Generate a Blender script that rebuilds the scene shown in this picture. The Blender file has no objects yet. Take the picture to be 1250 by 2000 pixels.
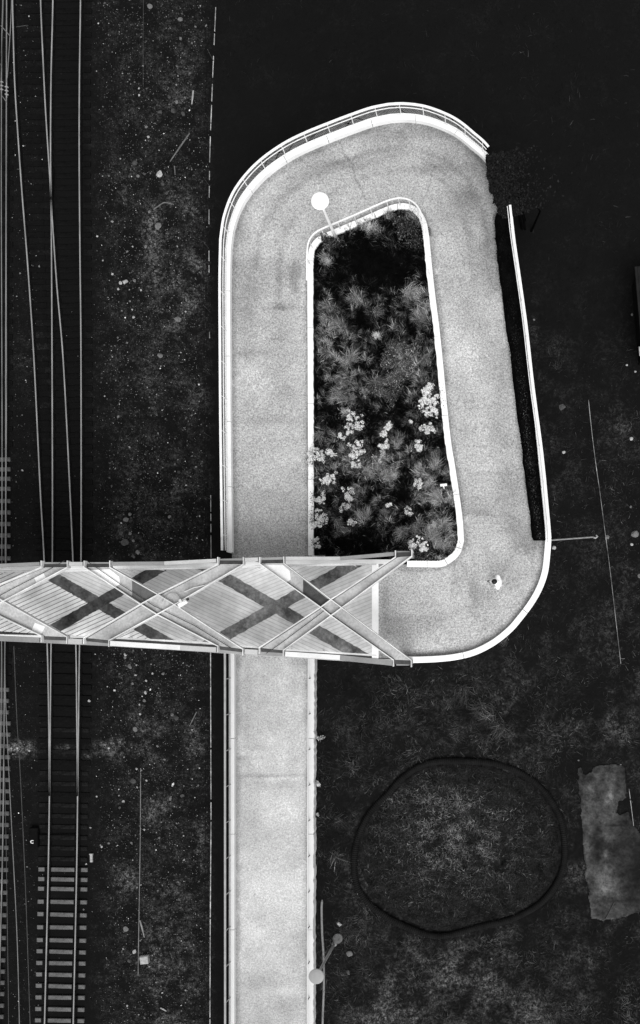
import bpy, bmesh, math, random
import numpy as np
from mathutils import Vector, Matrix, Quaternion

random.seed(7)
RNG = np.random.default_rng(11)
S = bpy.context.scene
COL = S.collection

# ---------------------------------------------------------------- camera model
F, H, NX, NY = 1820.0, 48.0, 989.0, 1223.0     # focal length (photo px), height (m), nadir point in the photo


def W(px, py, z=0.0):
    """point of the world at height z that was measured at photo position (px, py)"""
    k = (H - z) / F
    return Vector(((px - NX) * k, (NY - py) * k, z))


def to_px(x, y, z):
    k = F / (H - z)
    return NX + x * k, NY - y * k


def smooth(a, b, x):
    t = np.clip((np.asarray(x, float) - a) / (b - a), 0, 1)
    return t * t * (3 - 2 * t)


# ---------------------------------------------------------------- materials
def nmat(name):
    m = bpy.data.materials.new(name)
    m.use_nodes = True
    nt = m.node_tree
    b = nt.nodes['Principled BSDF']
    b.inputs['Roughness'].default_value = 0.85
    b.inputs['Specular IOR Level'].default_value = 0.15
    return m, nt, b


def node(nt, t, **kw):
    n = nt.nodes.new(t)
    for k, v in kw.items():
        if k in n.inputs:
            n.inputs[k].default_value = v
        else:
            setattr(n, k, v)
    return n


def coords(nt, kind='Object'):
    return nt.nodes.new('ShaderNodeTexCoord').outputs[kind]


def noise(nt, co, scale, detail=3, rough=0.55):
    n = node(nt, 'ShaderNodeTexNoise', Scale=scale, Detail=detail, Roughness=rough)
    nt.links.new(co, n.inputs['Vector'])
    return n.outputs['Fac']


def mapr(nt, fac, a, b, c, d):
    n = nt.nodes.new('ShaderNodeMapRange')
    nt.links.new(fac, n.inputs['Value'])
    for i, v in zip(('From Min', 'From Max', 'To Min', 'To Max'), (a, b, c, d)):
        n.inputs[i].default_value = v
    return n.outputs['Result']


def mth(nt, op, a, b, clamp=False):
    n = nt.nodes.new('ShaderNodeMath')
    n.operation = op
    n.use_clamp = clamp
    for i, v in enumerate((a, b)):
        if isinstance(v, (int, float)):
            n.inputs[i].default_value = v
        else:
            nt.links.new(v, n.inputs[i])
    return n.outputs[0]


def attr(nt, name):
    n = nt.nodes.new('ShaderNodeAttribute')
    n.attribute_name = name
    return n.outputs['Fac']


def bump(nt, b, h, strength=0.3, dist=0.02):
    n = node(nt, 'ShaderNodeBump', Strength=strength, Distance=dist)
    nt.links.new(h, n.inputs['Height'])
    nt.links.new(n.outputs['Normal'], b.inputs['Normal'])


def mottled(name, base, amp=0.15, scale=3.0, fine=40.0, fine_amp=0.12, rough=0.85, spec=0.15, metallic=0.0):
    """value base, with broad mottling and fine grain"""
    m, nt, b = nmat(name)
    co = coords(nt)
    n1 = mapr(nt, noise(nt, co, scale, 4), 0.3, 0.7, 1 - amp, 1 + amp)
    n2 = mapr(nt, noise(nt, co, fine, 2), 0.3, 0.7, 1 - fine_amp, 1 + fine_amp)
    v = mth(nt, 'MULTIPLY', mth(nt, 'MULTIPLY', n1, n2), base, True)
    nt.links.new(v, b.inputs['Base Color'])
    b.inputs['Roughness'].default_value = rough
    b.inputs['Specular IOR Level'].default_value = spec
    b.inputs['Metallic'].default_value = metallic
    return m


def shade_mat(name, rough=0.85, spec=0.015, trans=0.0):
    """leaf / blade / chip material: each piece carries its own value"""
    m, nt, b = nmat(name)
    nt.links.new(attr(nt, 'shade'), b.inputs['Base Color'])
    b.inputs['Roughness'].default_value = rough
    b.inputs['Specular IOR Level'].default_value = spec
    return m


M = {}
M['white'] = mottled('white_concrete', 0.86, 0.06, 1.6, 30, 0.05)
M['pale'] = mottled('grey_concrete', 0.60, 0.05, 1.2, 26, 0.05)  # duller concrete tone for the walls below the bridge
M['rail_white'] = mottled('white_rail_paint', 0.8, 0.12, 5, 60, 0.1, 0.5, 0.3)
M['rail_grey'] = mottled('grey_rail_paint', 0.28, 0.15, 4, 60, 0.1, 0.5, 0.3)
M['mesh'] = mottled('wire_mesh', 0.30, 0.3, 6, 60, 0.1, 0.5, 0.3)
M['lamp_white'] = mottled('white_lamp_paint', 0.88, 0.02, 2, 20, 0.02, 0.4, 0.3)
M['lamp_grey'] = mottled('grey_lamp_paint', 0.27, 0.05, 3, 30, 0.04, 0.5, 0.3)
M['lamp_dark'] = mottled('dark_lamp_base', 0.12, 0.2, 5, 40, 0.1)
M['steel'] = mottled('pale_beam_paint', 0.37, 0.32, 0.8, 12, 0.16, 0.6, 0.25)
M['flange'] = mottled('white_flange_paint', 0.64, 0.25, 1.1, 20, 0.12, 0.6, 0.25)
M['chord_grey'] = mottled('grey_chord_paint', 0.25, 0.22, 0.9, 30, 0.1, 0.6, 0.25)
M['chord_white'] = mottled('white_chord_paint', 0.70, 0.18, 0.8, 30, 0.06, 0.6, 0.25)
M['dark_plate_and_shade'] = mottled('dark_plate_and_shade', 0.055, 0.25, 3, 30, 0.25)
M['underside'] = mottled('dark_steel_and_gap', 0.05, 0.2, 3, 30, 0.1, 1.0, 0.0)
M['rail_steel'] = mottled('polished_rail', 0.24, 0.25, 1.2, 30, 0.1, 0.45, 0.4)
M['rail_rust'] = mottled('rusty_rail', 0.006, 0.2, 3, 30, 0.1, 1.0, 0.0)
M['sleeper'] = mottled('concrete_sleeper', 0.105, 0.3, 2.5, 18, 0.25)
M['timber'] = mottled('tarred_timber', 0.0064, 0.2, 2, 14, 0.25, 1.0, 0.0)
M['pad'] = mottled('dark_fastening', 0.006, 0.2, 3, 30, 0.1, 1.0, 0.0)
M['wire'] = mottled('overhead_wire', 0.16, 0.35, 0.7, 30, 0.1, 0.5, 0.3)
M['wire_dim'] = mottled('dull_wire', 0.055, 0.4, 1.5, 30, 0.1, 0.5, 0.3)
M['fence_line'] = mottled('bright_fence_rail', 0.33, 0.6, 0.8, 5, 0.5, 0.5, 0.3)
M['fence_dim'] = mottled('dull_fence_rail', 0.15, 0.95, 1.1, 3.0, 0.6, 0.5, 0.3)
M['black_pipe'] = mottled('black_plastic', 0.0105, 0.3, 3, 30, 0.1, 0.7, 0.04)
M['rock'] = mottled('pale_rock', 0.34, 0.3, 6, 40, 0.25)
M['rock_mid'] = mottled('grey_rock', 0.13, 0.3, 6, 40, 0.25)
M['rock_dark'] = mottled('dark_rock', 0.055, 0.3, 6, 40, 0.25)
M['wood'] = mottled('bleached_wood', 0.22, 0.3, 6, 40, 0.2)
M['hose'] = mottled('pale_hose', 0.16, 0.45, 1.3, 30, 0.15, 0.5, 0.3)
M['white_paint'] = mottled('white_paint', 0.8, 0.04, 2, 20, 0.03)
M['soil'] = mottled('garden_soil', 0.003, 0.4, 2, 30, 0.5, 1.0, 0.0)
M['leaf'] = shade_mat('leaf')
M['petal'] = shade_mat('petal', 0.7)
M['grass'] = shade_mat('grass_blade')
M['stone_chip'] = shade_mat('stone_chip', 0.9)
M['straw'] = shade_mat('straw', 0.8)
M['stem'] = mottled('stem', 0.03, 0.2, 5, 40, 0.1)
M['black_cloth'] = mottled('black_cloth', 0.006, 0.2, 8, 60, 0.1)
M['hair'] = mottled('black_hair', 0.006, 0.3, 30, 90, 0.3, 0.5, 0.3)
M['skin'] = mottled('skin', 0.35, 0.05, 9, 60, 0.04, 0.6, 0.3)
M['jacket'] = mottled('white_jacket', 0.85, 0.03, 9, 60, 0.03)
M['trousers'] = mottled('pale_trousers', 0.80, 0.06, 9, 60, 0.04)
M['shed'] = mottled('grey_sheet_roof', 0.015, 0.2, 2, 20, 0.15, 0.9, 0.02)


def asphalt():
    m, nt, b = nmat('pale_asphalt')
    co = coords(nt)
    f1 = mapr(nt, noise(nt, co, 13.0, 6, 0.85), 0.34, 0.66, 0.36, 1.56)
    f2 = mapr(nt, noise(nt, co, 30.0, 3, 0.7), 0.32, 0.68, 0.60, 1.36)
    f3 = mapr(nt, noise(nt, co, 0.45, 5, 0.65), 0.3, 0.7, 0.78, 1.16)
    v = mth(nt, 'MULTIPLY', f1, f2)
    v = mth(nt, 'ADD', mth(nt, 'MULTIPLY', mth(nt, 'SUBTRACT', v, 1.0), attr(nt, 'grain')), 1.0)
    v = mth(nt, 'MULTIPLY', v, f3)
    v = mth(nt, 'MULTIPLY', v, attr(nt, 'tone'))
    v = mth(nt, 'MINIMUM', v, 0.80)
    nt.links.new(v, b.inputs['Base Color'])
    bump(nt, b, noise(nt, co, 30, 3), 0.25, 0.01)
    b.inputs['Roughness'].default_value = 0.95
    return m


M['asphalt'] = asphalt()


def ground_mat():
    """near-black cinder ground; 'tone' = how pale the dirt is, 'grit' = how many pale chips lie on it"""
    m, nt, b = nmat('dark_ground')
    co = coords(nt)
    n1 = mapr(nt, noise(nt, co, 4.5, 6, 0.75), 0.42, 0.72, 0.05, 2.0)
    n2 = mapr(nt, noise(nt, co, 13.0, 4, 0.7), 0.40, 0.72, 0.1, 2.6)
    n0 = mapr(nt, noise(nt, co, 0.9, 5, 0.65), 0.42, 0.64, 0.10, 2.1)
    t = mth(nt, 'MULTIPLY', mth(nt, 'MULTIPLY', n1, n2), mth(nt, 'MULTIPLY', attr(nt, 'tone'), n0))
    vo = node(nt, 'ShaderNodeTexVoronoi', Scale=9.0)
    nt.links.new(co, vo.inputs['Vector'])
    ch = mapr(nt, vo.outputs['Distance'], 0.10, 0.2, 1.0, 0.0)
    sel = nt.nodes.new('ShaderNodeSeparateColor')
    nt.links.new(vo.outputs['Color'], sel.inputs[0])
    pick = mapr(nt, sel.outputs[0], 0.74, 0.95, 0.0, 1.0)
    chip = mth(nt, 'MULTIPLY', mth(nt, 'MULTIPLY', ch, pick), attr(nt, 'grit'))
    v = mth(nt, 'ADD', mth(nt, 'ADD', t, 0.0068), chip)
    nt.links.new(v, b.inputs['Base Color'])
    bump(nt, b, noise(nt, co, 8, 5), 0.5, 0.05)
    b.inputs['Roughness'].default_value = 1.0
    b.inputs['Specular IOR Level'].default_value = 0.0
    return m


M['ground'] = ground_mat()


def planks(name, base, ang, pitch=0.15, groove=0.35):
    """boards that run at the angle ang, dark joints between"""
    m, nt, b = nmat(name)
    co = coords(nt)
    mp = nt.nodes.new('ShaderNodeMapping')
    mp.inputs['Rotation'].default_value = (0, 0, -ang)
    nt.links.new(co, mp.inputs['Vector'])
    sep = nt.nodes.new('ShaderNodeSeparateXYZ')
    nt.links.new(mp.outputs[0], sep.inputs[0])
    t = mth(nt, 'DIVIDE', sep.outputs['Y'], pitch)
    fr = mth(nt, 'FRACT', t, 0)
    line = mapr(nt, fr, 0.10, 0.24, groove, 1.0)
    idx = mth(nt, 'FLOOR', t, 0)
    wn = nt.nodes.new('ShaderNodeTexWhiteNoise')
    wn.noise_dimensions = '1D'
    nt.links.new(idx, wn.inputs['W'])
    tone = mapr(nt, wn.outputs['Value'], 0, 1, 0.93, 1.06)
    # long grain along the boards
    mp2 = nt.nodes.new('ShaderNodeMapping')
    mp2.inputs['Scale'].default_value = (1.2, 24, 1)
    nt.links.new(mp.outputs[0], mp2.inputs['Vector'])
    grain = mapr(nt, noise(nt, mp2.outputs[0], 2.2, 4), 0.3, 0.7, 0.93, 1.06)
    broad = mapr(nt, noise(nt, co, 0.9, 5, 0.7), 0.3, 0.7, 0.72, 1.22)
    v = mth(nt, 'MULTIPLY', mth(nt, 'MULTIPLY', line, tone), mth(nt, 'MULTIPLY', grain, broad))
    v = mth(nt, 'MULTIPLY', v, base, True)
    nt.links.new(v, b.inputs['Base Color'])
    return m


def streaky(name, base):
    """weathered painted rail wall with lengthwise dark streaks"""
    m, nt, b = nmat(name)
    co = coords(nt)
    mp = nt.nodes.new('ShaderNodeMapping')
    mp.inputs['Rotation'].default_value = (0, 0, math.radians(-7.5))
    mp.inputs['Scale'].default_value = (14, 0.9, 1)
    nt.links.new(co, mp.inputs['Vector'])
    v = mapr(nt, noise(nt, mp.outputs[0], 1.2, 4, 0.6), 0.36, 0.50, 0.35, 1.0)
    v = mth(nt, 'MULTIPLY', v, base, True)
    nt.links.new(v, b.inputs['Base Color'])
    return m


def slab_mat():
    m, nt, b = nmat('stained_concrete')
    co = coords(nt)
    a = mapr(nt, noise(nt, co, 0.8, 5, 0.65), 0.36, 0.68, 0.25, 1.75)
    c = mapr(nt, noise(nt, co, 4.5, 6, 0.8), 0.36, 0.64, 0.4, 1.6)
    v = mth(nt, 'MULTIPLY', mth(nt, 'MULTIPLY', a, c), 0.042)
    v = mth(nt, 'MULTIPLY', v, attr(nt, 'tone'))
    nt.links.new(v, b.inputs['Base Color'])
    bump(nt, b, noise(nt, co, 6, 5), 0.4, 0.03)
    return m


# ---------------------------------------------------------------- mesh building
class MB:
    """collects faces in world coordinates and links them as ONE mesh object"""

    def __init__(s):
        s.v, s.f, s.mi, s.sh = [], [], [], []
        s.cur = 0
        s.shade = 0.0

    def face(s, pts):
        i = len(s.v)
        s.v += [tuple(p) for p in pts]
        s.f.append(tuple(range(i, i + len(pts))))
        s.mi.append(s.cur)
        s.sh.append(s.shade)

    def ring_tube(s, rings, close=False, caps=True):
        i = len(s.v)
        n = len(rings[0])
        for r in rings:
            s.v += [tuple(p) for p in r]
        m = len(rings)
        for a in range(m if close else m - 1):
            b = (a + 1) % m
            for k in range(n):
                l = (k + 1) % n
                s.f.append((i + a * n + k, i + a * n + l, i + b * n + l, i + b * n + k))
                s.mi.append(s.cur)
                s.sh.append(s.shade)
        if caps and not close:
            s.f.append(tuple(i + k for k in range(n))[::-1])
            s.f.append(tuple(i + (m - 1) * n + k for k in range(n)))
            s.mi += [s.cur] * 2
            s.sh += [s.shade] * 2

    def tube(s, pts, r, n=8, close=False):
        pts = [Vector(p) for p in pts]
        rr = r if hasattr(r, '__len__') else [r] * len(pts)
        rings = []
        for i, p in enumerate(pts):
            if close:
                d = pts[(i + 1) % len(pts)] - pts[i - 1]
            else:
                d = pts[min(i + 1, len(pts) - 1)] - pts[max(i - 1, 0)]
            d.normalize()
            up = Vector((0, 0, 1)) if abs(d.z) < 0.9 else Vector((1, 0, 0))
            a = d.cross(up).normalized()
            b = a.cross(d)
            rings.append([p + (a * math.cos(t) + b * math.sin(t)) * rr[i] for t in [2 * math.pi * k / n for k in range(n)]])
        s.ring_tube(rings, close)

    def sweep(s, pts, offs, close=False):
        """sweep the cross-section offs = [(side, up), ...] along pts (side = to the left of travel)"""
        pts = [Vector(p) for p in pts]
        rings = []
        for i, p in enumerate(pts):
            if close:
                d = pts[(i + 1) % len(pts)] - pts[i - 1]
            else:
                d = pts[min(i + 1, len(pts) - 1)] - pts[max(i - 1, 0)]
            d.z = 0
            d.normalize()
            nrm = Vector((-d.y, d.x, 0))
            rings.append([p + nrm * o[0] + Vector((0, 0, o[1])) for o in offs])
        s.ring_tube(rings, close)

    def bar(s, pts, w, h, close=False):
        """rectangular bar, top centre follows pts"""
        s.sweep(pts, [(-w / 2, -h), (w / 2, -h), (w / 2, 0), (-w / 2, 0)], close)

    def box(s, c, sx, sy, sz, rz=0.0, bev=0.0):
        c = Vector(c)
        R = Matrix.Rotation(rz, 3, 'Z')
        if bev <= 0:
            lv = [(-sx / 2, -sy / 2), (sx / 2, -sy / 2), (sx / 2, sy / 2), (-sx / 2, sy / 2)]
            rings = [[c + R @ Vector((x, y, z)) for x, y in lv] for z in (-sz / 2, sz / 2)]
        else:
            def outline(d):
                x, y = sx / 2 - d, sy / 2 - d
                return [(-x, -y), (x, -y), (x, y), (-x, y)]
            rings = [[c + R @ Vector((x, y, z)) for x, y in outline(d)] for z, d in ((-sz / 2, bev), (-sz / 2 + bev, 0), (sz / 2 - bev, 0), (sz / 2, bev))]
        s.ring_tube(rings)

    def prism(s, poly, z0, z1):
        """vertical prism over poly [(x, y), ...]"""
        s.ring_tube([[Vector((p[0], p[1], z0)) for p in poly], [Vector((p[0], p[1], z1)) for p in poly]])

    def disc(s, c, r, n=32, thick=0.05, dome=0.0):
        c = Vector(c)
        rings = []
        for rad, z in ((r * 0.6, -thick), (r * 0.97, -thick * 0.6), (r, 0), (r * 0.93, thick * 0.5 + dome * 0.15), (r * 0.6, thick * 0.6 + dome * 0.7), (r * 0.15, thick * 0.6 + dome)):
            rings.append([c + Vector((math.cos(2 * math.pi * k / n) * rad, math.sin(2 * math.pi * k / n) * rad, z)) for k in range(n)])
        s.ring_tube(rings)

    def build(s, name, mats, parent=None, smoothed=False, recalc=True):
        me = bpy.data.meshes.new(name)
        off = Vector(parent_world(parent)) if parent else Vector((0, 0, 0))
        vs = [(x - off.x, y - off.y, z - off.z) for x, y, z in s.v]
        me.from_pydata(vs, [], s.f)
        if not isinstance(mats, (list, tuple)):
            mats = [mats]
        for m in mats:
            me.materials.append(m)
        if len(mats) > 1:
            me.polygons.foreach_set('material_index', s.mi)
        if any(s.sh):
            a = me.attributes.new('shade', 'FLOAT', 'FACE')
            a.data.foreach_set('value', s.sh)
        if recalc:
            bm = bmesh.new()
            bm.from_mesh(me)
            bmesh.ops.recalc_face_normals(bm, faces=bm.faces)
            bm.to_mesh(me)
            bm.free()
        if smoothed:
            me.polygons.foreach_set('use_smooth', [True] * len(me.polygons))
        o = bpy.data.objects.new(name, me)
        COL.objects.link(o)
        if parent:
            o.parent = parent
        return o


def parent_world(p):
    loc = Vector((0, 0, 0))
    while p is not None:
        loc = loc + Vector(p.location)
        p = p.parent
    return loc


def tag(o, label, cat, group=None, kind=None):
    o['label'] = label
    o['category'] = cat
    if group:
        o['group'] = group
    if kind:
        o['kind'] = kind
    return o


def empty(name, loc, label, cat, group=None):
    o = bpy.data.objects.new(name, None)
    o.location = loc
    o.empty_display_size = 0.2
    COL.objects.link(o)
    return tag(o, label, cat, group)


def copy_tree(o, parent=None):
    c = o.copy()
    COL.objects.link(c)
    if parent:
        c.parent = parent
    for ch in list(o.children):
        copy_tree(ch, c)
    return c


def mesh_np(name, verts, faces, mat, parent=None, shade=None, vattr=None, smoothed=False):
    me = bpy.data.meshes.new(name)
    verts = np.asarray(verts, np.float32)
    faces = np.asarray(faces, np.int32)
    k = faces.shape[1]
    me.vertices.add(len(verts))
    me.vertices.foreach_set('co', verts.ravel())
    me.loops.add(faces.size)
    me.loops.foreach_set('vertex_index', faces.ravel())
    me.polygons.add(len(faces))
    me.polygons.foreach_set('loop_start', np.arange(0, faces.size, k, dtype=np.int32))
    me.polygons.foreach_set('loop_total', np.full(len(faces), k, np.int32))
    me.update(calc_edges=True)
    me.materials.append(mat)
    if shade is not None:
        a = me.attributes.new('shade', 'FLOAT', 'FACE')
        a.data.foreach_set('value', np.asarray(shade, np.float32))
    for nm, val in (vattr or {}).items():
        a = me.attributes.new(nm, 'FLOAT', 'POINT')
        a.data.foreach_set('value', np.asarray(val, np.float32).ravel())
    if smoothed:
        me.polygons.foreach_set('use_smooth', np.ones(len(faces), bool))
    o = bpy.data.objects.new(name, me)
    COL.objects.link(o)
    if parent:
        o.parent = parent
    return o


def catmull(pts, sub=10):
    P = [np.array(p, float) for p in pts]
    P = [2 * P[0] - P[1]] + P + [2 * P[-1] - P[-2]]
    out = []
    for i in range(1, len(P) - 2):
        p0, p1, p2, p3 = P[i - 1:i + 3]
        for k in range(sub):
            t = k / sub
            out.append(0.5 * ((2 * p1) + (-p0 + p2) * t + (2 * p0 - 5 * p1 + 4 * p2 - p3) * t * t + (-p0 + 3 * p1 - 3 * p2 + p3) * t ** 3))
    out.append(P[-2])
    return np.array(out)


def resample(P, n):
    P = np.asarray(P, float)
    d = np.r_[0, np.cumsum(np.linalg.norm(np.diff(P, axis=0), axis=1))]
    t = np.linspace(0, d[-1], n)
    return np.stack([np.interp(t, d, P[:, i]) for i in range(P.shape[1])], 1)


def interp_px(table, x):
    t = np.array(table, float)
    return np.interp(x, t[:, 0], t[:, 1])


# ---------------------------------------------------------------- value noise for numpy masks
def vnoise(x, y, seed=0, octaves=4):
    x = np.asarray(x, float)
    y = np.asarray(y, float)
    r = np.random.default_rng(seed).random((256, 256))
    out = np.zeros(np.broadcast(x, y).shape)
    amp, tot = 1.0, 0.0
    for o in range(octaves):
        xi, yi = np.floor(x).astype(int), np.floor(y).astype(int)
        fx, fy = x - xi, y - yi
        fx, fy = fx * fx * (3 - 2 * fx), fy * fy * (3 - 2 * fy)
        a = r[xi % 256, yi % 256]
        b = r[(xi + 1) % 256, yi % 256]
        c = r[xi % 256, (yi + 1) % 256]
        d = r[(xi + 1) % 256, (yi + 1) % 256]
        out += amp * ((a * (1 - fx) + b * fx) * (1 - fy) + (c * (1 - fx) + d * fx) * fy)
        tot += amp
        amp *= 0.55
        x, y = x * 2.03 + 17, y * 2.03 + 5
    return out / tot


# ---------------------------------------------------------------- the looped ramp: edges measured in the photo
# (outer edge points, inner edge points, height at the end of the stretch)
STRETCH = [
    ([(453, 2190), (453, 1700), (453, 1290)], [(605.5, 2190), (606.5, 1700), (608, 1290)], 2.25, 3.55, 130),
    ([(453, 1290), (451, 1190), (449.5, 1090)], [(608, 1290), (607.5, 1190), (607, 1090)], 3.55, 3.9, 40),
    ([(449.5, 1090), (446.5, 850), (445.5, 700), (445, 560), (446.5, 483)], [(607, 1090), (606.5, 850), (606, 700), (605.5, 600), (605.5, 520)], 3.9, 4.8, 100),
    ([(446.5, 483), (453, 441), (468.5, 399), (492, 364.5), (523.5, 333), (565, 304), (607, 283), (659, 262), (700.5, 246.5), (732, 236), (764, 229.5)],
     [(605.5, 520), (608, 490), (616, 474), (630, 463), (655, 452), (700, 433), (745, 413), (765, 405)], 4.8, 5.5, 100),
    ([(764, 229.5), (795, 228.5), (832, 233.5), (869, 246.5), (896, 261), (922, 282), (951, 309), (975, 352), (994, 408)],
     [(765, 405), (785, 401.5), (805, 406), (820, 419), (828, 436), (832.5, 460)], 5.5, 6.1, 80),
    ([(994, 408), (1001, 470), (1011.7, 544), (1025, 640), (1038, 755), (1055, 884), (1067, 1004), (1071, 1052)],
     [(832.5, 460), (838, 520), (846, 590), (854, 655), (872.5, 840), (884.5, 920), (896.5, 1003), (900.5, 1055)], 6.1, 7.1, 100),
    ([(1071, 1052), (1069, 1080), (1064.6, 1116), (1053.8, 1148), (1037.6, 1177), (1016, 1206), (994, 1231), (962, 1256), (926, 1274), (890, 1283), (854, 1287), (818, 1288.5), (795, 1288.5)],
     [(900.5, 1055), (893, 1078), (877, 1093), (860, 1101), (833, 1101.5), (795, 1101)], 7.1, 7.4, 90),
    ([(795, 1288.5), (734, 1286)], [(795, 1101), (734, 1101)], 7.4, 7.4, 12),
]
OUT, INN, ZZ, SEG = [], [], [], []
for si, (o, i, z0, z1, n) in enumerate(STRETCH):
    oo = resample(catmull(o), n + 1)
    ii = resample(catmull(i), n + 1)
    zz = np.linspace(z0, z1, n + 1)
    s = 0 if si == 0 else 1
    OUT += list(oo[s:])
    INN += list(ii[s:])
    ZZ += list(zz[s:])
    SEG += [si] * (n + 1 - s)
OUT, INN, ZZ, SEG = np.array(OUT), np.array(INN), np.array(ZZ), np.array(SEG)
ZZ = np.convolve(np.r_[[ZZ[0]] * 12, ZZ, [ZZ[-1]] * 12], np.ones(25) / 25, 'valid')


def edge3(E, z):
    k = (H - z) / F
    return np.stack([(E[:, 0] - NX) * k, (NY - E[:, 1]) * k, z], 1)


WH = 0.30                                   # parapet height over the path
OUT3 = edge3(OUT, ZZ + WH)
INN3 = edge3(INN, ZZ + WH)

# path surface, with its cracks, stains and wear painted in as a value per vertex
nc = 46
Pv, Pt = [], []
for a, b, z in zip(OUT3, INN3, ZZ):
    for k in range(nc + 1):
        t = k / nc
        q = a * (1 - t) + b * t
        Pv.append((q[0], q[1], z))
Pv = np.array(Pv)
# refine along the path
ns = len(ZZ)
Pv = Pv.reshape(ns, nc + 1, 3)
idx = np.linspace(0, ns - 1, (ns - 1) * 2 + 1)
lo = np.floor(idx).astype(int)
hi = np.minimum(lo + 1, ns - 1)
fr = (idx - lo)[:, None, None]
Pv = Pv[lo] * (1 - fr) + Pv[hi] * fr
ppx = NX + Pv[..., 0] * F / (H - Pv[..., 2])
ppy = NY - Pv[..., 1] * F / (H - Pv[..., 2])
tone = np.full(ppx.shape, 0.43)
low = smooth(1270, 1300, ppy) * (ppx < 640)
tone = tone * (1 - low) + 0.47 * low
u = np.linspace(0, 1, nc + 1)[None, :] * np.ones_like(ppx)
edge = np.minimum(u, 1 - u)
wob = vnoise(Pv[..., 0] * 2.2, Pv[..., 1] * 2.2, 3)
# uneven darkening along the kerbs
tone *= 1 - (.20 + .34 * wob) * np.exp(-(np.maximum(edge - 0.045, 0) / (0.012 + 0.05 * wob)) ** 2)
tone *= 0.86 + 0.26 * vnoise(Pv[..., 0] * 0.7, Pv[..., 1] * 0.7, 5)


def stain(cx, cy, rx, ry, amp, seed=0):
    global tone
    g = np.exp(-((ppx - cx) / rx) ** 2 - ((ppy - cy) / ry) ** 2)
    tone = tone * (1 - amp * np.clip(g * (0.5 + vnoise(ppx / 14, ppy / 14, seed + 20)), 0, 1))


def crack(pts, wd, amp, seed=0):
    global tone
    P = catmull(pts, 8)
    P[1:-1] += np.random.default_rng(seed).normal(0, 1.6, P[1:-1].shape)
    x0, y0, x1, y1 = P[:, 0].min() - 9, P[:, 1].min() - 9, P[:, 0].max() + 9, P[:, 1].max() + 9
    msk = (ppx > x0) & (ppx < x1) & (ppy > y0) & (ppy < y1)
    q = np.stack([ppx[msk], ppy[msk]], 1)
    d = np.full(len(q), 1e9)
    for a, b in zip(P[:-1], P[1:]):
        ab = b - a
        t = np.clip(((q - a) @ ab) / (ab @ ab + 1e-9), 0, 1)
        d = np.minimum(d, np.linalg.norm(q - a - t[:, None] * ab, axis=1))
    tone[msk] *= 1 - .68 * amp * (.4 + .9 * vnoise(q[:, 0] / 7, q[:, 1] / 7, 50 + seed)) * np.exp(-(d / wd) ** 2)


for c in [(790, 262, 110, 14, .35), (930, 330, 30, 40, .35), (680, 320, 70, 10, .16), (850, 330, 50, 12, .3), (910, 385, 25, 18, .4),
          (575, 545, 14, 42, .42), (545, 560, 8, 40, .3), (548, 600, 30, 8, .35), (520, 520, 40, 20, .2), (470, 470, 20, 60, .2),
          (960, 480, 30, 60, .35), (965, 560, 22, 40, .25), (490, 690, 40, 8, .25), (500, 820, 60, 10, .15), (560, 770, 20, 30, .18),
          (1005, 1030, 18, 16, .35), (1020, 1060, 25, 30, .2), (1040, 1060, 20, 20, .3), (975, 1110, 24, 16, .14), (950, 1160, 30, 30, .2), (925, 1150, 10, 50, .25), (1000, 1140, 20, 30, .2),
          (935, 420, 60, 130, .22), (900, 300, 60, 40, .2), (480, 600, 20, 80, .22), (545, 690, 30, 60, .16), (500, 880, 50, 30, .16), (930, 640, 40, 30, .16), (900, 820, 30, 50, .12), (975, 800, 20, 80, .16), (990, 960, 24, 60, .14), (800, 1230, 60, 20, .14), (520, 545, 60, 50, .16), (640, 330, 120, 30, .12), (850, 1280, 120, 9, .3), (752, 1180, 8, 90, .2), (980, 925, 40, 5, .2), (930, 1000, 30, 6, .25), (890, 1130, 14, 40, .15),
          (500, 1460, 30, 8, .2), (480, 1480, 40, 6, .2), (505, 1528, 24, 12, .25), (555, 1532, 20, 10, .2), (520, 1515, 70, 4, .2),
          (500, 1915, 60, 22, .22), (560, 1960, 30, 20, .2), (480, 1350, 16, 200, .14), (470, 1290, 22, 20, .2), (585, 1290, 22, 14, .25), (570, 1450, 12, 90, .1), (535, 1955, 90, 60, .12)]:
    stain(*c)
for c in [(560, 1936, 40, 9, -.22), (530, 1521, 60, 4, -.2), (640, 470, 20, 60, -.0), (500, 330, 40, 20, -.1), (900, 700, 60, 200, -.12), (530, 1800, 60, 120, -.06)]:
    stain(*c)
crack([(664, 278), (672, 300), (688, 322), (694, 350), (706, 372), (712, 388)], 1.7, .5, 1)
crack([(668, 330), (684, 326), (694, 334)], 1.8, .5, 2)
crack([(848, 325), (842, 350), (832, 378), (826, 398)], 1.2, .55, 3)
crack([(694, 335), (740, 312), (800, 303), (850, 325), (890, 355), (925, 380)], 2.2, .34, 4)
crack([(560, 352), (600, 335), (640, 320), (694, 322)], 3.0, .18, 5)
crack([(500, 520), (510, 450), (545, 395), (600, 350), (680, 312), (760, 290), (830, 296), (890, 330), (935, 390), (955, 470)], 7, .36, 21)
crack([(545, 540), (552, 470), (585, 415), (640, 378), (720, 345), (790, 330), (850, 345), (895, 390), (915, 460), (925, 560)], 6, .28, 22)
crack([(1000, 1060), (990, 1110), (955, 1160), (900, 1195), (830, 1210), (745, 1212)], 8, .24, 23)
crack([(850, 517), (880, 521), (930, 516), (965, 520)], 1.3, .45, 6)
crack([(460, 651), (500, 655), (545, 664), (600, 668)], 1.2, .4, 7)
crack([(455, 828), (520, 822), (600, 826)], 1.3, .25, 8)
crack([(905, 1006), (935, 1003), (960, 1008), (990, 1004)], 1.2, .45, 9)
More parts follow.
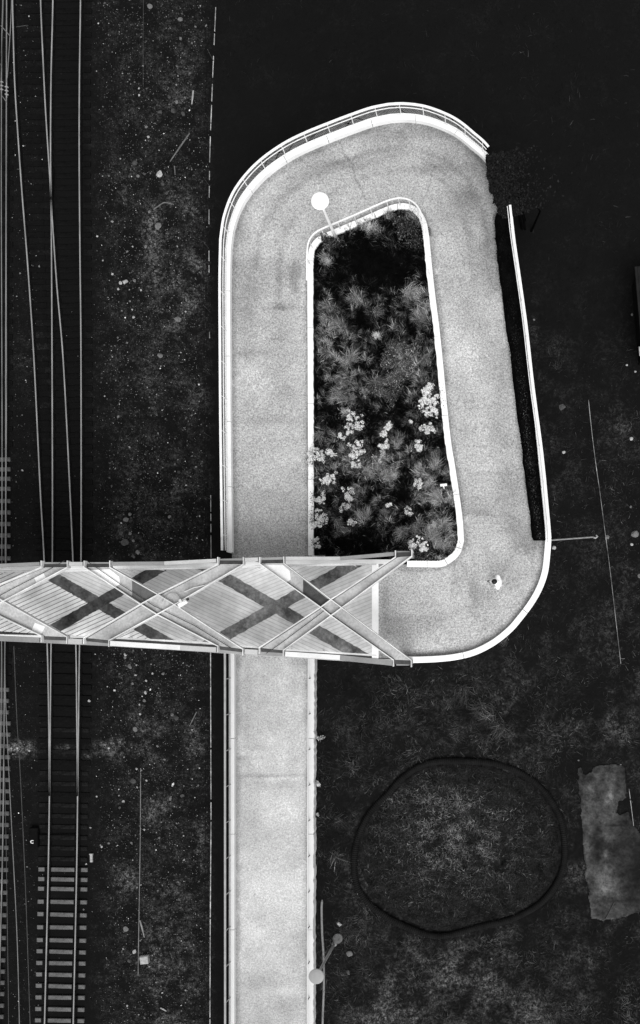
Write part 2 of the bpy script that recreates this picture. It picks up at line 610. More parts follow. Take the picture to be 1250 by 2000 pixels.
crack([(870, 705), (930, 702), (1000, 712)], 1.2, .25, 10)
crack([(900, 1100), (912, 1130), (926, 1165)], 2.4, .3, 11)
crack([(462, 1518), (520, 1516), (598, 1514)], 1.6, .3, 12)
n1_, n2_ = Pv.shape[0], Pv.shape[1]
ii_, jj_ = np.meshgrid(np.arange(n1_ - 1), np.arange(n2_ - 1), indexing='ij')
base_ = (ii_ * n2_ + jj_).ravel()
Pf = np.stack([base_, base_ + n2_, base_ + n2_ + 1, base_ + 1], 1)
o = mesh_np('path', Pv.reshape(-1, 3), Pf, M['asphalt'], vattr={'tone': tone, 'grain': 1.05 - .32 * low}, smoothed=True)
tag(o, 'pale grainy asphalt footpath ramp that loops round the garden up to the footbridge', 'path', kind='structure')


# ---------------------------------------------------------------- parapet walls
def wall(name, P3, thick, side, zbot, mat, label, joint=0, loc=None, shift=0.0, cat='parapet wall', ragged=0.0):
    """solid parapet whose top centre follows P3; small open joints every `joint` points"""
    mb = MB()
    P = [Vector(p) for p in P3]
    n = len(P)
    cuts = list(range(0, n, joint)) if joint else [0]
    if n - 1 - cuts[-1] < 5 and len(cuts) > 1:
        cuts.pop()
    cuts.append(n - 1)
    for a, b in zip(cuts[:-1], cuts[1:]):
        seg = [p.copy() for p in P[a:b + 1]]
        if joint:
            g = 0.012
            if a > 0:
                seg[0] = seg[0] + (seg[1] - seg[0]).normalized() * g
            if b < n - 1:
                seg[-1] = seg[-1] + (seg[-2] - seg[-1]).normalized() * g
        zt = [random.uniform(-.004, .004)] * len(seg)
        rings = []
        for i, p in enumerate(seg):
            d = seg[min(i + 1, len(seg) - 1)] - seg[max(i - 1, 0)]
            d.z = 0
            d.normalize()
            nr = Vector((-d.y, d.x, 0)) * side
            h = thick / 2
            c = p + nr * shift + Vector((0, 0, zt[i]))
            e = ragged * random.random()
            rings.append([Vector((c.x - nr.x * h, c.y - nr.y * h, zbot)), c - nr * h - Vector((0, 0, .015)), c - nr * (h - .015),
                          c + nr * (h + e - .015), c + nr * (h + e) - Vector((0, 0, .015)), Vector((c.x + nr.x * (h + e), c.y + nr.y * (h + e), zbot))])
        mb.ring_tube(rings)
    o = mb.build(name, mat)
    return tag(o, label, cat)


def sel(*segs):
    m = np.isin(SEG, segs)
    return m


def span(E3, a_px, b_px, segs, E):
    """part of an edge between the points nearest to two photo positions"""
    k = np.where(sel(*segs))[0]
    e = E[k]
    ia = k[np.argmin(np.hypot(*(e - np.array(a_px)).T))]
    ib = k[np.argmin(np.hypot(*(e - np.array(b_px)).T))]
    return ia, ib


WALLMAT = M['white']
# outer wall, from under the bridge round the far end to the bush
ia, ib = span(OUT3, (449.5, 1080), (951, 309), (2, 3, 4), OUT)
OUTA = OUT3[ia:ib + 1]
wall('parapet_wall', OUTA, 0.27, 1, 0.0, WALLMAT, 'white parapet wall round the outside of the far bend, topped by mesh railing', 21, shift=0.04)
ia2, ib2 = span(OUT3, (994, 408), (795, 1288.5), (5, 6), OUT)
OUTB = OUT3[ia2:ib2 + 1]
WALLB = streaky('streaked_white_paint', 0.84)
wall('parapet_wall', OUTB, 0.27, 1, 1.0, WALLMAT, 'white parapet wall along the dark hedge and round the near right bend', 33, shift=0.0)
ia3, ib3 = span(INN3, (607, 1085), (795, 1101), (2, 3, 4, 5, 6), INN)
INNA = INN3[ia3:ib3 + 1]
wall('parapet_wall', INNA, 0.25, -1, 1.5, WALLMAT, 'white low wall enclosing the planted garden in the loop', 26, ragged=0.03)
ia4, ib4 = span(OUT3, (453, 2190), (452, 1268), (0, 1), OUT)
OUTC = OUT3[ia4:ib4 + 1]
wall('parapet_wall', OUTC, 0.26, 1, 0.0, M['pale'], 'grey parapet wall on the railway side of the straight path below the bridge', 27, shift=0.02)
INNC = INN3[ia4:ib4 + 1]
wall('parapet_wall', INNC, 0.24, -1, 0.5, M['pale'], 'grey parapet wall on the grass side of the straight path below the bridge', 27, ragged=0.05)


def railing(name, P3, label, height, off, side, rail_w, post_every, mats, mesh=False, low=None, twin=False, group=None, gap=None, post_r=0.022, thick=0.045):
    P = [Vector(p) for p in P3]
    root = empty(name, P[0], label, 'railing', group)
    pts = []
    for i, p in enumerate(P):
        d = P[min(i + 1, len(P) - 1)] - P[max(i - 1, 0)]
        d.z = 0
        d.normalize()
        pts.append((p, Vector((-d.y, d.x, 0)) * side, d))
    line = lambda h, o: [p + n * o + Vector((0, 0, h)) for p, n, d in pts]
    if rail_w > 0:
        mb = MB()
        mb.bar(line(height, off), rail_w, thick)
        mb.build('top_rail', mats[0], root)
    if twin:
        mb = MB()
        mb.bar(line(height - .1, off - rail_w * 1.2), 0.03, 0.03)
        mb.build('wire_rail', mats[0], root)
    if low:
        mb = MB()
        mb.bar(line(low, off - 0.02), 0.05, 0.04)
        mb.build('bottom_rail', mats[0], root)
    if mesh:
        L = line(low + .02 if low else .03, off)
        T = line(height - thick, off)
        d = np.r_[0, np.cumsum([(b - a).length for a, b in zip(L[:-1], L[1:])])]
        A = np.array([tuple(v) for v in L])
        B = np.array([tuple(v) for v in T])
        at = lambda Q, s: Vector([np.interp(s, d, Q[:, j]) for j in range(3)])
        mb = MB()
        hh = height - (low or 0)
        step = 0.115
        s = 0.0
        while s < d[-1] - hh:
            for q0, q1 in ((at(A, s), at(B, s + hh * .8)), (at(B, s), at(A, s + hh * .8))):
                if random.random() < .92:
                    mb.tube([q0, q1], 0.0075, 4)
            s += step
        mb.build('mesh_panel', mats[1], root)
    i = post_every // 2
    while i < len(pts):
        p, n, dd = pts[i]
        mb = MB()
        mb.tube([p + n * (off * .6) - Vector((0, 0, .05)), p + n * off + Vector((0, 0, height - thick * .5))], post_r, 6)
        mb.build('post', mats[2], root)
        i += post_every
    return root


railing('guard_railing', OUTA, 'white topped mesh guard railing on the outer wall round the far bend', 0.92, 0.10, 1, 0.10, 11,
        (M['rail_white'], M['mesh'], M['rail_white']), True, 0.12, True)
ra, rb = span(OUT3, (994, 408), (1071, 1060), (5, 6), OUT)
railing('guard_railing', OUT3[ra:rb + 1], 'white double guard railing above the wall beside the dark hedge', 0.72, 0.03, 1, 0.10, 11,
        (M['rail_white'], M['mesh'], M['rail_grey']), False, 0.10, True)
ha, hb = span(INN3, (605.5, 560), (840, 540), (2, 3, 4, 5), INN)
railing('hand_railing', INN3[ha:hb + 1], 'thin white handrail on the garden wall around its rounded far end', 0.80, 0.02, -1, 0.065, 16,
        (M['rail_white'], M['mesh'], M['rail_white']))
railing('guard_railing', OUTC, 'grey guard railing on the railway side wall below the bridge', 0.78, 0.10, 1, 0.09, 10,
        (M['rail_grey'], M['mesh'], M['rail_grey']), False, 0.10, False)
railing('hand_railing', INNC, 'row of short dark posts under a pale handrail on the grass side wall', 0.40, -0.06, -1, 0.04, 10,
        (M['pale'], M['mesh'], M['lamp_dark']), post_r=0.024)


# ---------------------------------------------------------------- ground
def path_low_z(y):
    k = np.where(sel(0, 1))[0]
    yy = INN3[k, 1]
    return np.interp(y, yy, ZZ[k])


def ground_z(x, y):
    x = np.asarray(x, float)
    y = np.asarray(y, float)
    right = 1.8 * smooth(-13.0, -3.5, x)
    near = (path_low_z(y) - 0.30)
    t = smooth(-9.2, -2.0, x)
    south = near * (1 - t) + 1.8 * t
    w = smooth(0.5, -1.5, y) * (x > -10.4)
    z = right * (1 - w) + south * w
    rough = 0.10 * (vnoise(x * .5 + 40, y * .5 + 40, 8) - .5) * smooth(-26, -20, x)
    return z + rough


def graded(a, b, st, far, fs):
    v = list(np.arange(a, b + 1e-6, st))
    l, s = [], st
    while a > -far:
        s *= 1.5
        a -= s
        l.append(a)
    r, s = [], st
    while b < far:
        s *= 1.5
        b += s
        r.append(b)
    return np.array(l[::-1] + v + r)


gx = graded(-28, 9.5, 0.14, 160, 1.5)
gy = graded(-22, 34, 0.14, 160, 1.5)
GX, GY = np.meshgrid(gx, gy, indexing='ij')
GZ = ground_z(GX, GY)
gpx = NX + GX * F / (H - GZ)
gpy = NY - GY * F / (H - GZ)
gt = np.full(GX.shape, 0.0022)
gg = np.full(GX.shape, 0.008)


def gpatch(cx, cy, rx, ry, amp):
    global gt
    w = np.exp(-((gpx - cx) / rx) ** 2 - ((gpy - cy) / ry) ** 2)
    gt = gt + amp * w * (0.35 + 1.1 * vnoise(gpx / 22, gpy / 22, 31))


band = smooth(165, 235, gpx) * (1 - smooth(395, 425, gpx))
gt = gt + 0.0085 * band
gg = gg + band * 0.24 * (0.3 + vnoise(gpx / 60, gpy / 60, 44))
lefty = smooth(15, 40, gpx) * (1 - smooth(60, 85, gpx))
gg = gg + 0.035 * lefty
for c in [(310, 500, 30, 70, .045), (300, 440, 22, 30, .05), (375, 410, 16, 40, .04), (360, 580, 30, 60, .06), (380, 520, 20, 30, .05), (250, 360, 30, 30, .03), (350, 380, 25, 30, .03),
          (360, 140, 16, 40, .04), (330, 190, 30, 40, .02), (320, 620, 30, 60, .02), (390, 760, 20, 40, .02), (300, 760, 60, 80, .01), (345, 960, 40, 60, .018), (260, 1010, 30, 60, .02),
          (290, 1430, 26, 60, .04), (315, 1580, 28, 36, .05), (390, 1650, 12, 40, .06), (380, 1440, 20, 40, .03), (330, 1800, 40, 60, .035), (335, 1900, 60, 60, .03), (330, 1980, 40, 40, .03), (360, 1720, 40, 40, .02),
          (245, 1720, 20, 30, .05), (40, 1462, 36, 13, .10), (125, 1463, 14, 6, .09), (220, 1463, 26, 16, .10), (170, 1478, 16, 6, .05), (20, 1462, 12, 12, .06),
          (50, 690, 26, 60, .006), (75, 700, 20, 80, .005),
          (900, 1950, 140, 60, .03), (780, 1940, 60, 60, .035), (1010, 1960, 70, 40, .03), (930, 1900, 60, 30, .02), (720, 1980, 40, 30, .03), (880, 1870, 120, 30, .012),
          (1080, 700, 30, 40, .008), (1040, 640, 12, 40, .016), (1210, 830, 40, 60, .012), (1070, 850, 20, 40, .010), (1180, 1230, 40, 60, .007), (1220, 1130, 30, 60, .01), (960, 1370, 80, 40, .006), (1120, 1880, 40, 40, .008)]:
    gpatch(*c)
rgt = smooth(640, 700, gpx)
mot = np.clip(2.8 * vnoise(gpx / 55, gpy / 55, 33) - .85, 0, 2)
gt = gt + mot * (0.006 * rgt * smooth(600, 900, gpy) + .010 * rgt * smooth(1290, 1400, gpy))
gg = gg + 0.05 * smooth(1060, 1120, gpx) * smooth(600, 800, gpy) * (1 - smooth(1300, 1450, gpy))
# quiet dark ground along the walls, the rails and beyond the far bend
quiet = (1 - smooth(430, 470, gpx) * 0) * 1.0
q1 = smooth(412, 424, gpx) * (1 - smooth(590, 640, gpx) * smooth(1200, 1300, gpy))
q1 = q1 * (1 - smooth(1000, 1060, gpx) * smooth(380, 640, gpy)) * (1 - smooth(1250, 1310, gpy) * (gpx > 600))
gt = gt * (1 - .9 * q1) + .0012 * q1 * np.clip(2 * vnoise(gpx / 40, gpy / 40, 35) - .5, 0, 1)
gg = gg * (1 - .85 * q1)
for cx in (40, 128):
    t = np.exp(-((gpx - cx - (8 if cx > 100 else 0)) / 34) ** 4)
    if cx > 100:
        keep = np.exp(-((gpy - 1463) / 16) ** 2)
        gt = gt * (1 - .85 * t * (1 - keep))
        gg = gg * (1 - .85 * t)
gshape = GX.shape
i_, j_ = np.meshgrid(np.arange(gshape[0] - 1), np.arange(gshape[1] - 1), indexing='ij')
b_ = (i_ * gshape[1] + j_).ravel()
Gf = np.stack([b_, b_ + gshape[1], b_ + gshape[1] + 1, b_ + 1], 1)
o = mesh_np('ground', np.stack([GX, GY, GZ], -1).reshape(-1, 3), Gf, M['ground'], vattr={'tone': gt, 'grit': gg}, smoothed=True)
tag(o, 'near black cinder and turf ground around the railway and the looped path', 'ground', kind='structure')


def GP(px, py, up=0.0):
    """ground point seen at a photo position"""
    z = 0.0
    for _ in range(6):
        p = W(px, py, z)
        z = float(ground_z(p.x, p.y))
    p = W(px, py, z)
    return Vector((p.x, p.y, z + up))


# ---------------------------------------------------------------- garden bed inside the loop
def loop_rows():
    """rows between the left and right garden walls at one height of the photo"""
    left = np.array([(p, z) for p, z, s in zip(INN, ZZ, SEG) if s in (2, 3)], dtype=object)
    rows = []
    return rows


gi, gj = span(INN3, (607, 1085), (765, 405), (2, 3), INN)
gk, gl = span(INN3, (765, 405), (795, 1101), (4, 5, 6), INN)
LFT = INN3[gi:gj + 1] + np.array([0, 0, -0.16])
RGT = INN3[gk:gl + 1][::-1] + np.array([0, 0, -0.16])
# close the bed under the bridge edge
LFT = resample(np.vstack([LFT]), 80)
RGT = resample(np.vstack([np.array([[LFT[0][0] + 2.2, LFT[0][1] - .0, 4.9]]), RGT]), 80)
BED = np.stack([LFT * (1 - t) + RGT * t for t in np.linspace(0, 1, 40)], 1)
BED[..., 2] += 0.12 * (vnoise(BED[..., 0] * 1.2, BED[..., 1] * 1.2, 4) - .5) * np.sin(np.linspace(0, math.pi, 40))[None, :]
b_ = (np.arange(79)[:, None] * 40 + np.arange(39)[None, :]).ravel()
o = mesh_np('garden_bed', BED.reshape(-1, 3), np.stack([b_, b_ + 1, b_ + 41, b_ + 40], 1), M['soil'], smoothed=True)
tag(o, 'dark soil bed filling the inside of the loop', 'garden bed', kind='structure')
BEDP = BED.reshape(-1, 3)
BPX = np.stack(to_px(BEDP[:, 0], BEDP[:, 1], BEDP[:, 2]), 1)


def bed(px, py, up=0.0):
    k = np.argsort(np.hypot(BPX[:, 0] - px, BPX[:, 1] - py))[:4]
    z = float(BEDP[k, 2].mean())
    p = W(px, py, z)
    p.z += up
    return p


POLY = np.array([tuple(p) for p in INN[gi:gl + 1]])


def bed_many(px, py):
    z = np.empty(len(px))
    for a in range(0, len(px), 2000):
        d = (px[a:a + 2000, None] - BPX[None, :, 0]) ** 2 + (py[a:a + 2000, None] - BPX[None, :, 1]) ** 2
        z[a:a + 2000] = BEDP[np.argmin(d, 1), 2]
    k = (H - z) / F
    return np.stack([(px - NX) * k, (NY - py) * k, z], 1)


def ground_many(px, py):
    z = np.zeros(len(px))
    for _ in range(5):
        k = (H - z) / F
        z = ground_z((px - NX) * k, (NY - py) * k)
    k = (H - z) / F
    return np.stack([(px - NX) * k, (NY - py) * k, z], 1)



def in_poly(px, py, poly):
    inside = np.zeros(len(px), bool)
    j = len(poly) - 1
    for i in range(len(poly)):
        xi, yi = poly[i]
        xj, yj = poly[j]
        c = ((yi > py) != (yj > py)) & (px < (xj - xi) * (py - yi) / (yj - yi + 1e-12) + xi)
        inside ^= c
        j = i
    return inside


# ---------------------------------------------------------------- blades, leaves, chips
def blades(base, length, width, azim, lean, shade, bend=0.4):
    """two-piece bent blades of grass; every argument an array"""
    n = len(base)
    d = np.stack([np.cos(azim), np.sin(azim), np.zeros(n)], 1)
    s = np.stack([-np.sin(azim), np.cos(azim), np.zeros(n)], 1)
    up = np.array([0, 0, 1.0])
    l1 = length * .55
    mid = base + d * (np.sin(lean) * l1)[:, None] + up * (np.cos(lean) * l1)[:, None]
    ln2 = np.minimum(lean + bend, 1.75)
    tip = mid + d * (np.sin(ln2) * length * .5)[:, None] + up * (np.cos(ln2) * length * .5)[:, None]
    w = (width / 2)[:, None]
    v = np.stack([base - s * w, base + s * w, mid - s * w * .8, mid + s * w * .8, tip], 1).reshape(-1, 3)
    k = np.arange(n)[:, None] * 5
    f1 = np.hstack([k, k + 1, k + 3])
    f2 = np.hstack([k, k + 3, k + 2])
    f3 = np.hstack([k + 2, k + 3, k + 4])
    return v, np.vstack([f1, f2, f3]), np.tile(shade, 3)


def leafcloud(c, normal_jitter, size, shade, squash=0.6):
    """one little four-cornered leaf at each centre"""
    n = len(c)
    nrm = RNG.normal(0, 1, (n, 3)) * normal_jitter + np.array([0, 0, 1.0])
    nrm /= np.linalg.norm(nrm, axis=1)[:, None]
    a = np.cross(nrm, RNG.normal(0, 1, (n, 3)))
    a /= np.linalg.norm(a, axis=1)[:, None] + 1e-9
    b = np.cross(nrm, a)
    size = (size * np.ones(n))[:, None]
    v = np.stack([c - a * size, c - b * size * squash, c + a * size, c + b * size * squash], 1).reshape(-1, 3)
    k = np.arange(n)[:, None] * 4
    return v, np.hstack([k, k + 1, k + 2, k + 3]), shade * np.ones(n)


def gather(parts):
    vs, fs, ss, o = [], [], [], 0
    for v, f, s in parts:
        vs.append(v)
        fs.append(f + o)
        ss.append(s)
        o += len(v)
    return np.vstack(vs), np.vstack(fs), np.concatenate(ss)


# garden undergrowth: uncountable, one object
n = 190000
px = RNG.uniform(603, 905, n)
py = RNG.uniform(400, 1105, n)
ok = in_poly(px, py, POLY) & ((px > 619) | (RNG.random(n) < .06))
px, py = px[ok], py[ok]
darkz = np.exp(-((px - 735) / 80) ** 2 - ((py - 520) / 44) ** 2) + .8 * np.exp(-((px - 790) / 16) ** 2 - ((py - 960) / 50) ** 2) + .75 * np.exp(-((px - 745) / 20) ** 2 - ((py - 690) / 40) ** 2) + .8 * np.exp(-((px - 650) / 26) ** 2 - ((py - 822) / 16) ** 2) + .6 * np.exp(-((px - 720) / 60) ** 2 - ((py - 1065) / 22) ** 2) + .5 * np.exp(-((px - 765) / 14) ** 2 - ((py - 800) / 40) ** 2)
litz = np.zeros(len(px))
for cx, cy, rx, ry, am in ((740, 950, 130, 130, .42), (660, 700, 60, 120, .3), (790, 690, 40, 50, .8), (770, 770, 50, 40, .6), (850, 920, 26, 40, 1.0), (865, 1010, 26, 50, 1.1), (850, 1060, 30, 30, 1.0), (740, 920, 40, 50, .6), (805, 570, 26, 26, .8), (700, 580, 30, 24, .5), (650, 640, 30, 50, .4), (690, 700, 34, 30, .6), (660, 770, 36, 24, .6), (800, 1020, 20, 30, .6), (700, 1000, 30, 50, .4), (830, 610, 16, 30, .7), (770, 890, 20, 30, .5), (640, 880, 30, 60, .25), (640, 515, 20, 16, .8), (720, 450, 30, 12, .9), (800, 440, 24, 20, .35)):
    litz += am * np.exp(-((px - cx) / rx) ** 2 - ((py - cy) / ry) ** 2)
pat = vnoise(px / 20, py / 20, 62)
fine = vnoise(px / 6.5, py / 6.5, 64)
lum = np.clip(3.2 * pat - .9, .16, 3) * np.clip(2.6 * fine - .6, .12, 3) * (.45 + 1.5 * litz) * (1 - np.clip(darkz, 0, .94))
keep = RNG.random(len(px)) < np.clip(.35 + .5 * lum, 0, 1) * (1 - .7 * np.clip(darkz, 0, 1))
px, py, lum = px[keep], py[keep], lum[keep]
B = bed_many(px, py)
sh = np.clip(0.105 * np.exp(RNG.normal(0, 1.05, len(B))) * lum ** 1.7, .002, .7)
az = 2 * math.pi * vnoise(px / 26, py / 26, 63) * 2.4 + RNG.normal(0, .55, len(B))
ln = RNG.uniform(.10, .34, len(B)) * (.8 + .3 * np.minimum(lum, 1.5))
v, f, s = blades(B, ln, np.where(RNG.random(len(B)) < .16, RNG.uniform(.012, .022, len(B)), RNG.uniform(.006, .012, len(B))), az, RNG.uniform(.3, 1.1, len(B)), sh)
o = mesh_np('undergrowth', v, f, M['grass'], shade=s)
tag(o, 'dark wild grass and undergrowth covering the garden inside the loop', 'undergrowth', kind='stuff')


# grass tussocks of the garden, each its own plant
def tussock(name, c, r, n, sh0, label, cat='grass tussock', group=None, up=.7):
    base = np.tile(np.array([0, 0, 0.]), (n, 1)) + RNG.normal(0, r * .17, (n, 3)) * np.array([1, 1, 0.1])
    main = RNG.uniform(0, 2 * math.pi)
    az = np.where(RNG.random(n) < .55, main + RNG.normal(0, .75, n), RNG.uniform(0, 2 * math.pi, n))
    ln = r * RNG.uniform(.3, 1.2, n) * (.75 + .35 * np.cos(az - main))
    v, f, s = blades(base, ln, RNG.uniform(.007, .014, n), az, RNG.uniform(.25, 1.25, n), np.clip(sh0 * np.exp(RNG.normal(0, .95, n)), .006, .6), .5)
    o = mesh_np(name, v, f, M['grass'], shade=s)
    o.location = c
    return tag(o, label, cat, group)


TUS = [(686, 700, .62, .075), (655, 765, .6, .07), (800, 572, .6, .10), (700, 590, .5, .055), (665, 640, .5, .05), (850, 912, .62, .085), (858, 975, .6, .10), (868, 1022, .55, .09), (845, 1050, .55, .10),
       (740, 905, .6, .08), (735, 745, .5, .05), (755, 935, .5, .09), (700, 955, .45, .06), (640, 690, .5, .05), (775, 870, .5, .07), (820, 620, .5, .06), (640, 600, .45, .045), (715, 1010, .5, .06), (660, 1020, .45, .05), (790, 1040, .5, .07),
       (805, 445, .4, .05), (760, 425, .35, .05), (640, 505, .4, .06), (830, 700, .45, .06), (625, 850, .45, .05), (735, 610, .45, .04)]
for (a, b, r, s_) in TUS:
    tussock('grass_tussock', bed(a, b, .06), r, 240, s_ * 2.3, 'spiky tussock of long arching grass in the looped garden', group='grass tussocks in the garden bed')
# pale feathery seed heads
PAL = [((738, 658), .24, 'small bright feathery grass clump alone in the middle of the dark garden'),
       ((676, 806), .34, 'large pale feathery grass clump left of the flowering shrubs'),
       ((641, 514), .34, 'pale feathery grass clump by the garden wall under the lamp post foot'),
       ((722, 447), .42, 'broad pale feathery clump against the far garden wall'),
       ((771, 930), .24, 'pale feathery grass clump between two dark hollows low in the garden'),
       ((690, 778), .26, 'dim feathery grass clump above the large pale one'),
       ((826, 625), .26, 'pale feathery grass clump close to the right garden wall'),
       ((812, 1030), .28, 'dim feathery grass clump near the bridge end of the garden'),
       ((752, 1000), .24, 'faint feathery grass clump low in the middle of the garden')]
for (a, b), r, lb in PAL:
    k = 260
    c = bed(a, b)
    ang = RNG.uniform(0, 2 * math.pi, k)
    rad = np.abs(RNG.normal(0, r * .5, k))
    st = np.stack([np.cos(ang) * rad, np.sin(ang) * rad * .8, RNG.uniform(.05, .25, k)], 1)
    bright = {0: .62, 1: .5, 2: .36, 3: .5, 4: .36}.get(PAL.index(((a, b), r, lb)), .17)
    v, f, s = blades(st, RNG.uniform(.08, .2, k), RNG.uniform(.008, .016, k), RNG.uniform(0, 6.3, k), RNG.uniform(.2, 1.2, k), np.clip(bright * np.exp(RNG.normal(0, .45, k)) * np.exp(-(rad / r) ** 2), .02, .8))
    o = mesh_np('feathery_grass', v, f, M['grass'], shade=s)
    o.location = c
    tag(o, lb, 'grass clump')


# rounded leafy bushes of the garden
def bush(name, c, rx, ry, rz, n, sh0, size, label, mat='leaf', cat='bush', lumps=9, seed=0, group=None):
    r = np.random.default_rng(seed + 100)
    root = empty(name, c, label, cat, group)
    lc = r.normal(0, .45, (lumps, 3))
    lc[:, 2] = np.abs(lc[:, 2]) * .8 + .25
    k = r.integers(0, lumps, n)
    d = r.normal(0, 1, (n, 3))
    d /= np.linalg.norm(d, axis=1)[:, None]
    p = lc[k] + d * r.uniform(.15, .48, n)[:, None]
    p[:, 2] = np.abs(p[:, 2])
    pp = p * np.array([rx, ry, rz])
    lump_t = np.exp(r.normal(0, .35, lumps))
    sh = np.clip(sh0 * lump_t[k] * np.exp(r.normal(0, .95, n)), .003, .7)
    v, f, s = leafcloud(pp, .9, r.uniform(.6, 1.4, n) * size, sh)
    mesh_np('foliage', v, f, M[mat], root, shade=s)
    mb = MB()
    for q in lc[:6]:
        e = Vector(q * np.array([rx, ry, rz]))
        mb.tube([Vector((0, 0, -.05)), e * .5 + Vector((0, 0, .05)), e], [.02, .014, .006], 5)
    off = Vector(c)
    mb.v = [tuple(Vector(q) + off) for q in mb.v]
    mb.build('stem', M['stem'], root)
    return root


bush('leafy_bush', bed(788, 705), .85, 1.0, .45, 5200, .085, .026, 'rounded grey leafy bush right of the middle of the garden', seed=1)
bush('leafy_bush', bed(760, 762), .8, .55, .45, 4200, .085, .022, 'lower grey leafy bush just above the brightest flowering shrubs', seed=2)
bush('leafy_bush', bed(800, 455), .75, .7, .4, 1800, .03, .036, 'dark leafy bush in the far right corner of the garden', seed=3)
bush('leafy_bush', bed(645, 480), .6, .45, .35, 1100, .03, .036, 'dark leafy bush around the foot of the white street lamp', seed=4)


# flowering shrubs: dark leaves under clusters of white blossom
def flowering(c, r, heads, bright, seed, label, group=None):
    q = np.random.default_rng(seed + 500)
    root = empty('flowering_shrub', c, label, 'flowering shrub', group)
    sub = max(2, int(heads / 5))
    ang = q.uniform(0, 2 * math.pi, sub)
    rad = r * np.sqrt(q.uniform(.02, 1, sub)) * .85
    sc_ = np.stack([np.cos(ang) * rad, np.sin(ang) * rad, q.uniform(.38, .55, sub)], 1)
    hc = sc_[q.integers(0, sub, heads)] + q.normal(0, .24 * r, (heads, 3)) * np.array([.8, .8, .1])
    parts, leaves = [], []
    for h in hc:
        m = int(q.integers(22, 40))
        d = q.normal(0, 1, (m, 3))
        d /= np.linalg.norm(d, axis=1)[:, None]
        d[:, 2] = np.abs(d[:, 2])
        hr = q.uniform(.04, .09)
        pp = h + d * hr * q.uniform(.6, 1.1, (m, 1))
        parts.append(leafcloud(pp, .6, q.uniform(.012, .026, m), np.clip(bright * 2.0 * np.exp(q.normal(0, 1.0, m)), .015, .88), .6))
    v, f, s = gather(parts)
    mesh_np('blossom', v, f, M['petal'], root, shade=s)
    m = int(900 * (r / .4) ** 2) + 120
    pp = np.stack([q.normal(0, r * .6, m), q.normal(0, r * .6, m), q.uniform(.12, .42, m)], 1)
    v, f, s = leafcloud(pp, .7, q.uniform(.015, .034, m), np.clip(.075 * bright * np.exp(q.normal(0, .7, m)), .004, .2))
    mesh_np('foliage', v, f, M['leaf'], root, shade=s)
    mb = MB()
    for h in hc[:8]:
        mb.tube([Vector((0, 0, 0)), Vector(h * np.array([.5, .5, .6])), Vector(h)], [.012, .009, .005], 4)
    off = Vector(c)
    mb.v = [tuple(Vector(a) + off) for a in mb.v]
    mb.build('stem', M['stem'], root)
    return root


FL = [((842, 770), .40, 12, .62, 'white flowering shrub at the right wall, upper of the brightest pair'),
      ((841, 796), .46, 17, .66, 'large bright white flowering shrub at the right wall, lower of the brightest pair'),
      ((836, 842), .33, 10, .42, 'white flowering shrub just below the brightest pair at the right wall'),
      ((694, 829), .46, 13, .48, 'wide white flowering shrub beside the large pale feathery clump'),
      ((675, 851), .20, 5, .5, 'small white flowering shrub on the lower left of the wide one'),
      ((757, 836), .23, 6, .52, 'small white flowering shrub topmost of three in the garden middle'),
      ((757, 855), .22, 5, .42, 'small white flowering shrub second of three in the garden middle'),
      ((755, 876), .24, 6, .5, 'small white flowering shrub lowest of three in the garden middle'),
      ((817, 876), .25, 7, .5, 'small white flowering shrub leaning diagonally below the right wall shrubs'),
      ((700, 883), .38, 12, .6, 'bright diagonal white flowering shrub below the wide one'),
      ((697, 912), .26, 6, .36, 'dim flowering shrub directly under the bright diagonal one'),
      ((621, 896), .40, 12, .56, 'white flowering shrub spilling over the left garden wall'),
      ((645, 891), .24, 6, .5, 'small white flowering shrub next to the one spilling over the wall'),
      ((648, 942), .36, 12, .56, 'rounded white flowering shrub below the one spilling over the wall'),
      ((682, 967), .32, 9, .34, 'grey white flowering shrub right of and below the rounded one'),
      ((626, 975), .30, 9, .34, 'grey white flowering shrub against the left wall, upper of two'),
      ((629, 1015), .42, 14, .36, 'wide grey white flowering shrub against the left wall, lower of two'),
      ((624, 1061), .22, 5, .4, 'small flowering shrub in the left corner by the bridge'),
      ((821, 949), .22, 5, .40, 'small flowering shrub near the white stake sign'),
      ((819, 1071), .40, 13, .62, 'white flowering shrub beside the end post of the bridge beam'),
      ((690, 1028), .24, 5, .22, 'faint flowering shrub low in the garden left of centre'),
      ((803, 1003), .20, 4, .3, 'faint flowering shrub low in the garden right of centre'),
      ((674, 993), .24, 5, .17, 'faint flowering shrub below the grey white one'),
      ((802, 828), .10, 2, .5, 'tiny white flowering plant between the three small shrubs and the right wall'),
      ((762, 989), .12, 3, .5, 'tiny white flowering plant low in the middle of the garden'),
      ((743, 893), .28, 6, .17, 'faint flowering shrub under the three small shrubs')]
for i, (p, r, hd, br, lb) in enumerate(FL):
    flowering(bed(*p), r * 1.05, int(hd * 4.2), br, i, lb)
for i, (p, r, hd, br, lb) in enumerate([((627, 1441), .26, 10, .16, 'flowering weed at the grass side wall, topmost of three'),
                                        ((624, 1524), .26, 8, .22, 'flowering weed at the grass side wall, middle of three'),
                                        ((620, 1590), .2, 6, .14, 'flowering weed at the grass side wall, lowest of three')]):
    flowering(GP(*p) - Vector((0, 0, .2)), r, hd, br, 60 + i, lb)

# white T shaped stake sign in the garden
c = bed(868, 950)
root = empty('stake_sign', c, 'small white T shaped stake sign standing near the right garden wall', 'sign')
mb = MB()
mb.box(c + Vector((0, -.1, .25)), .05, .05, .6, 0, .008)
mb.build('stake', M['white_paint'], root)
mb = MB()
mb.box(c + Vector((0.0, -.02, .55)), .30, .11, .04, .1, .01)
mb.build('sign_plate', M['white_paint'], root)

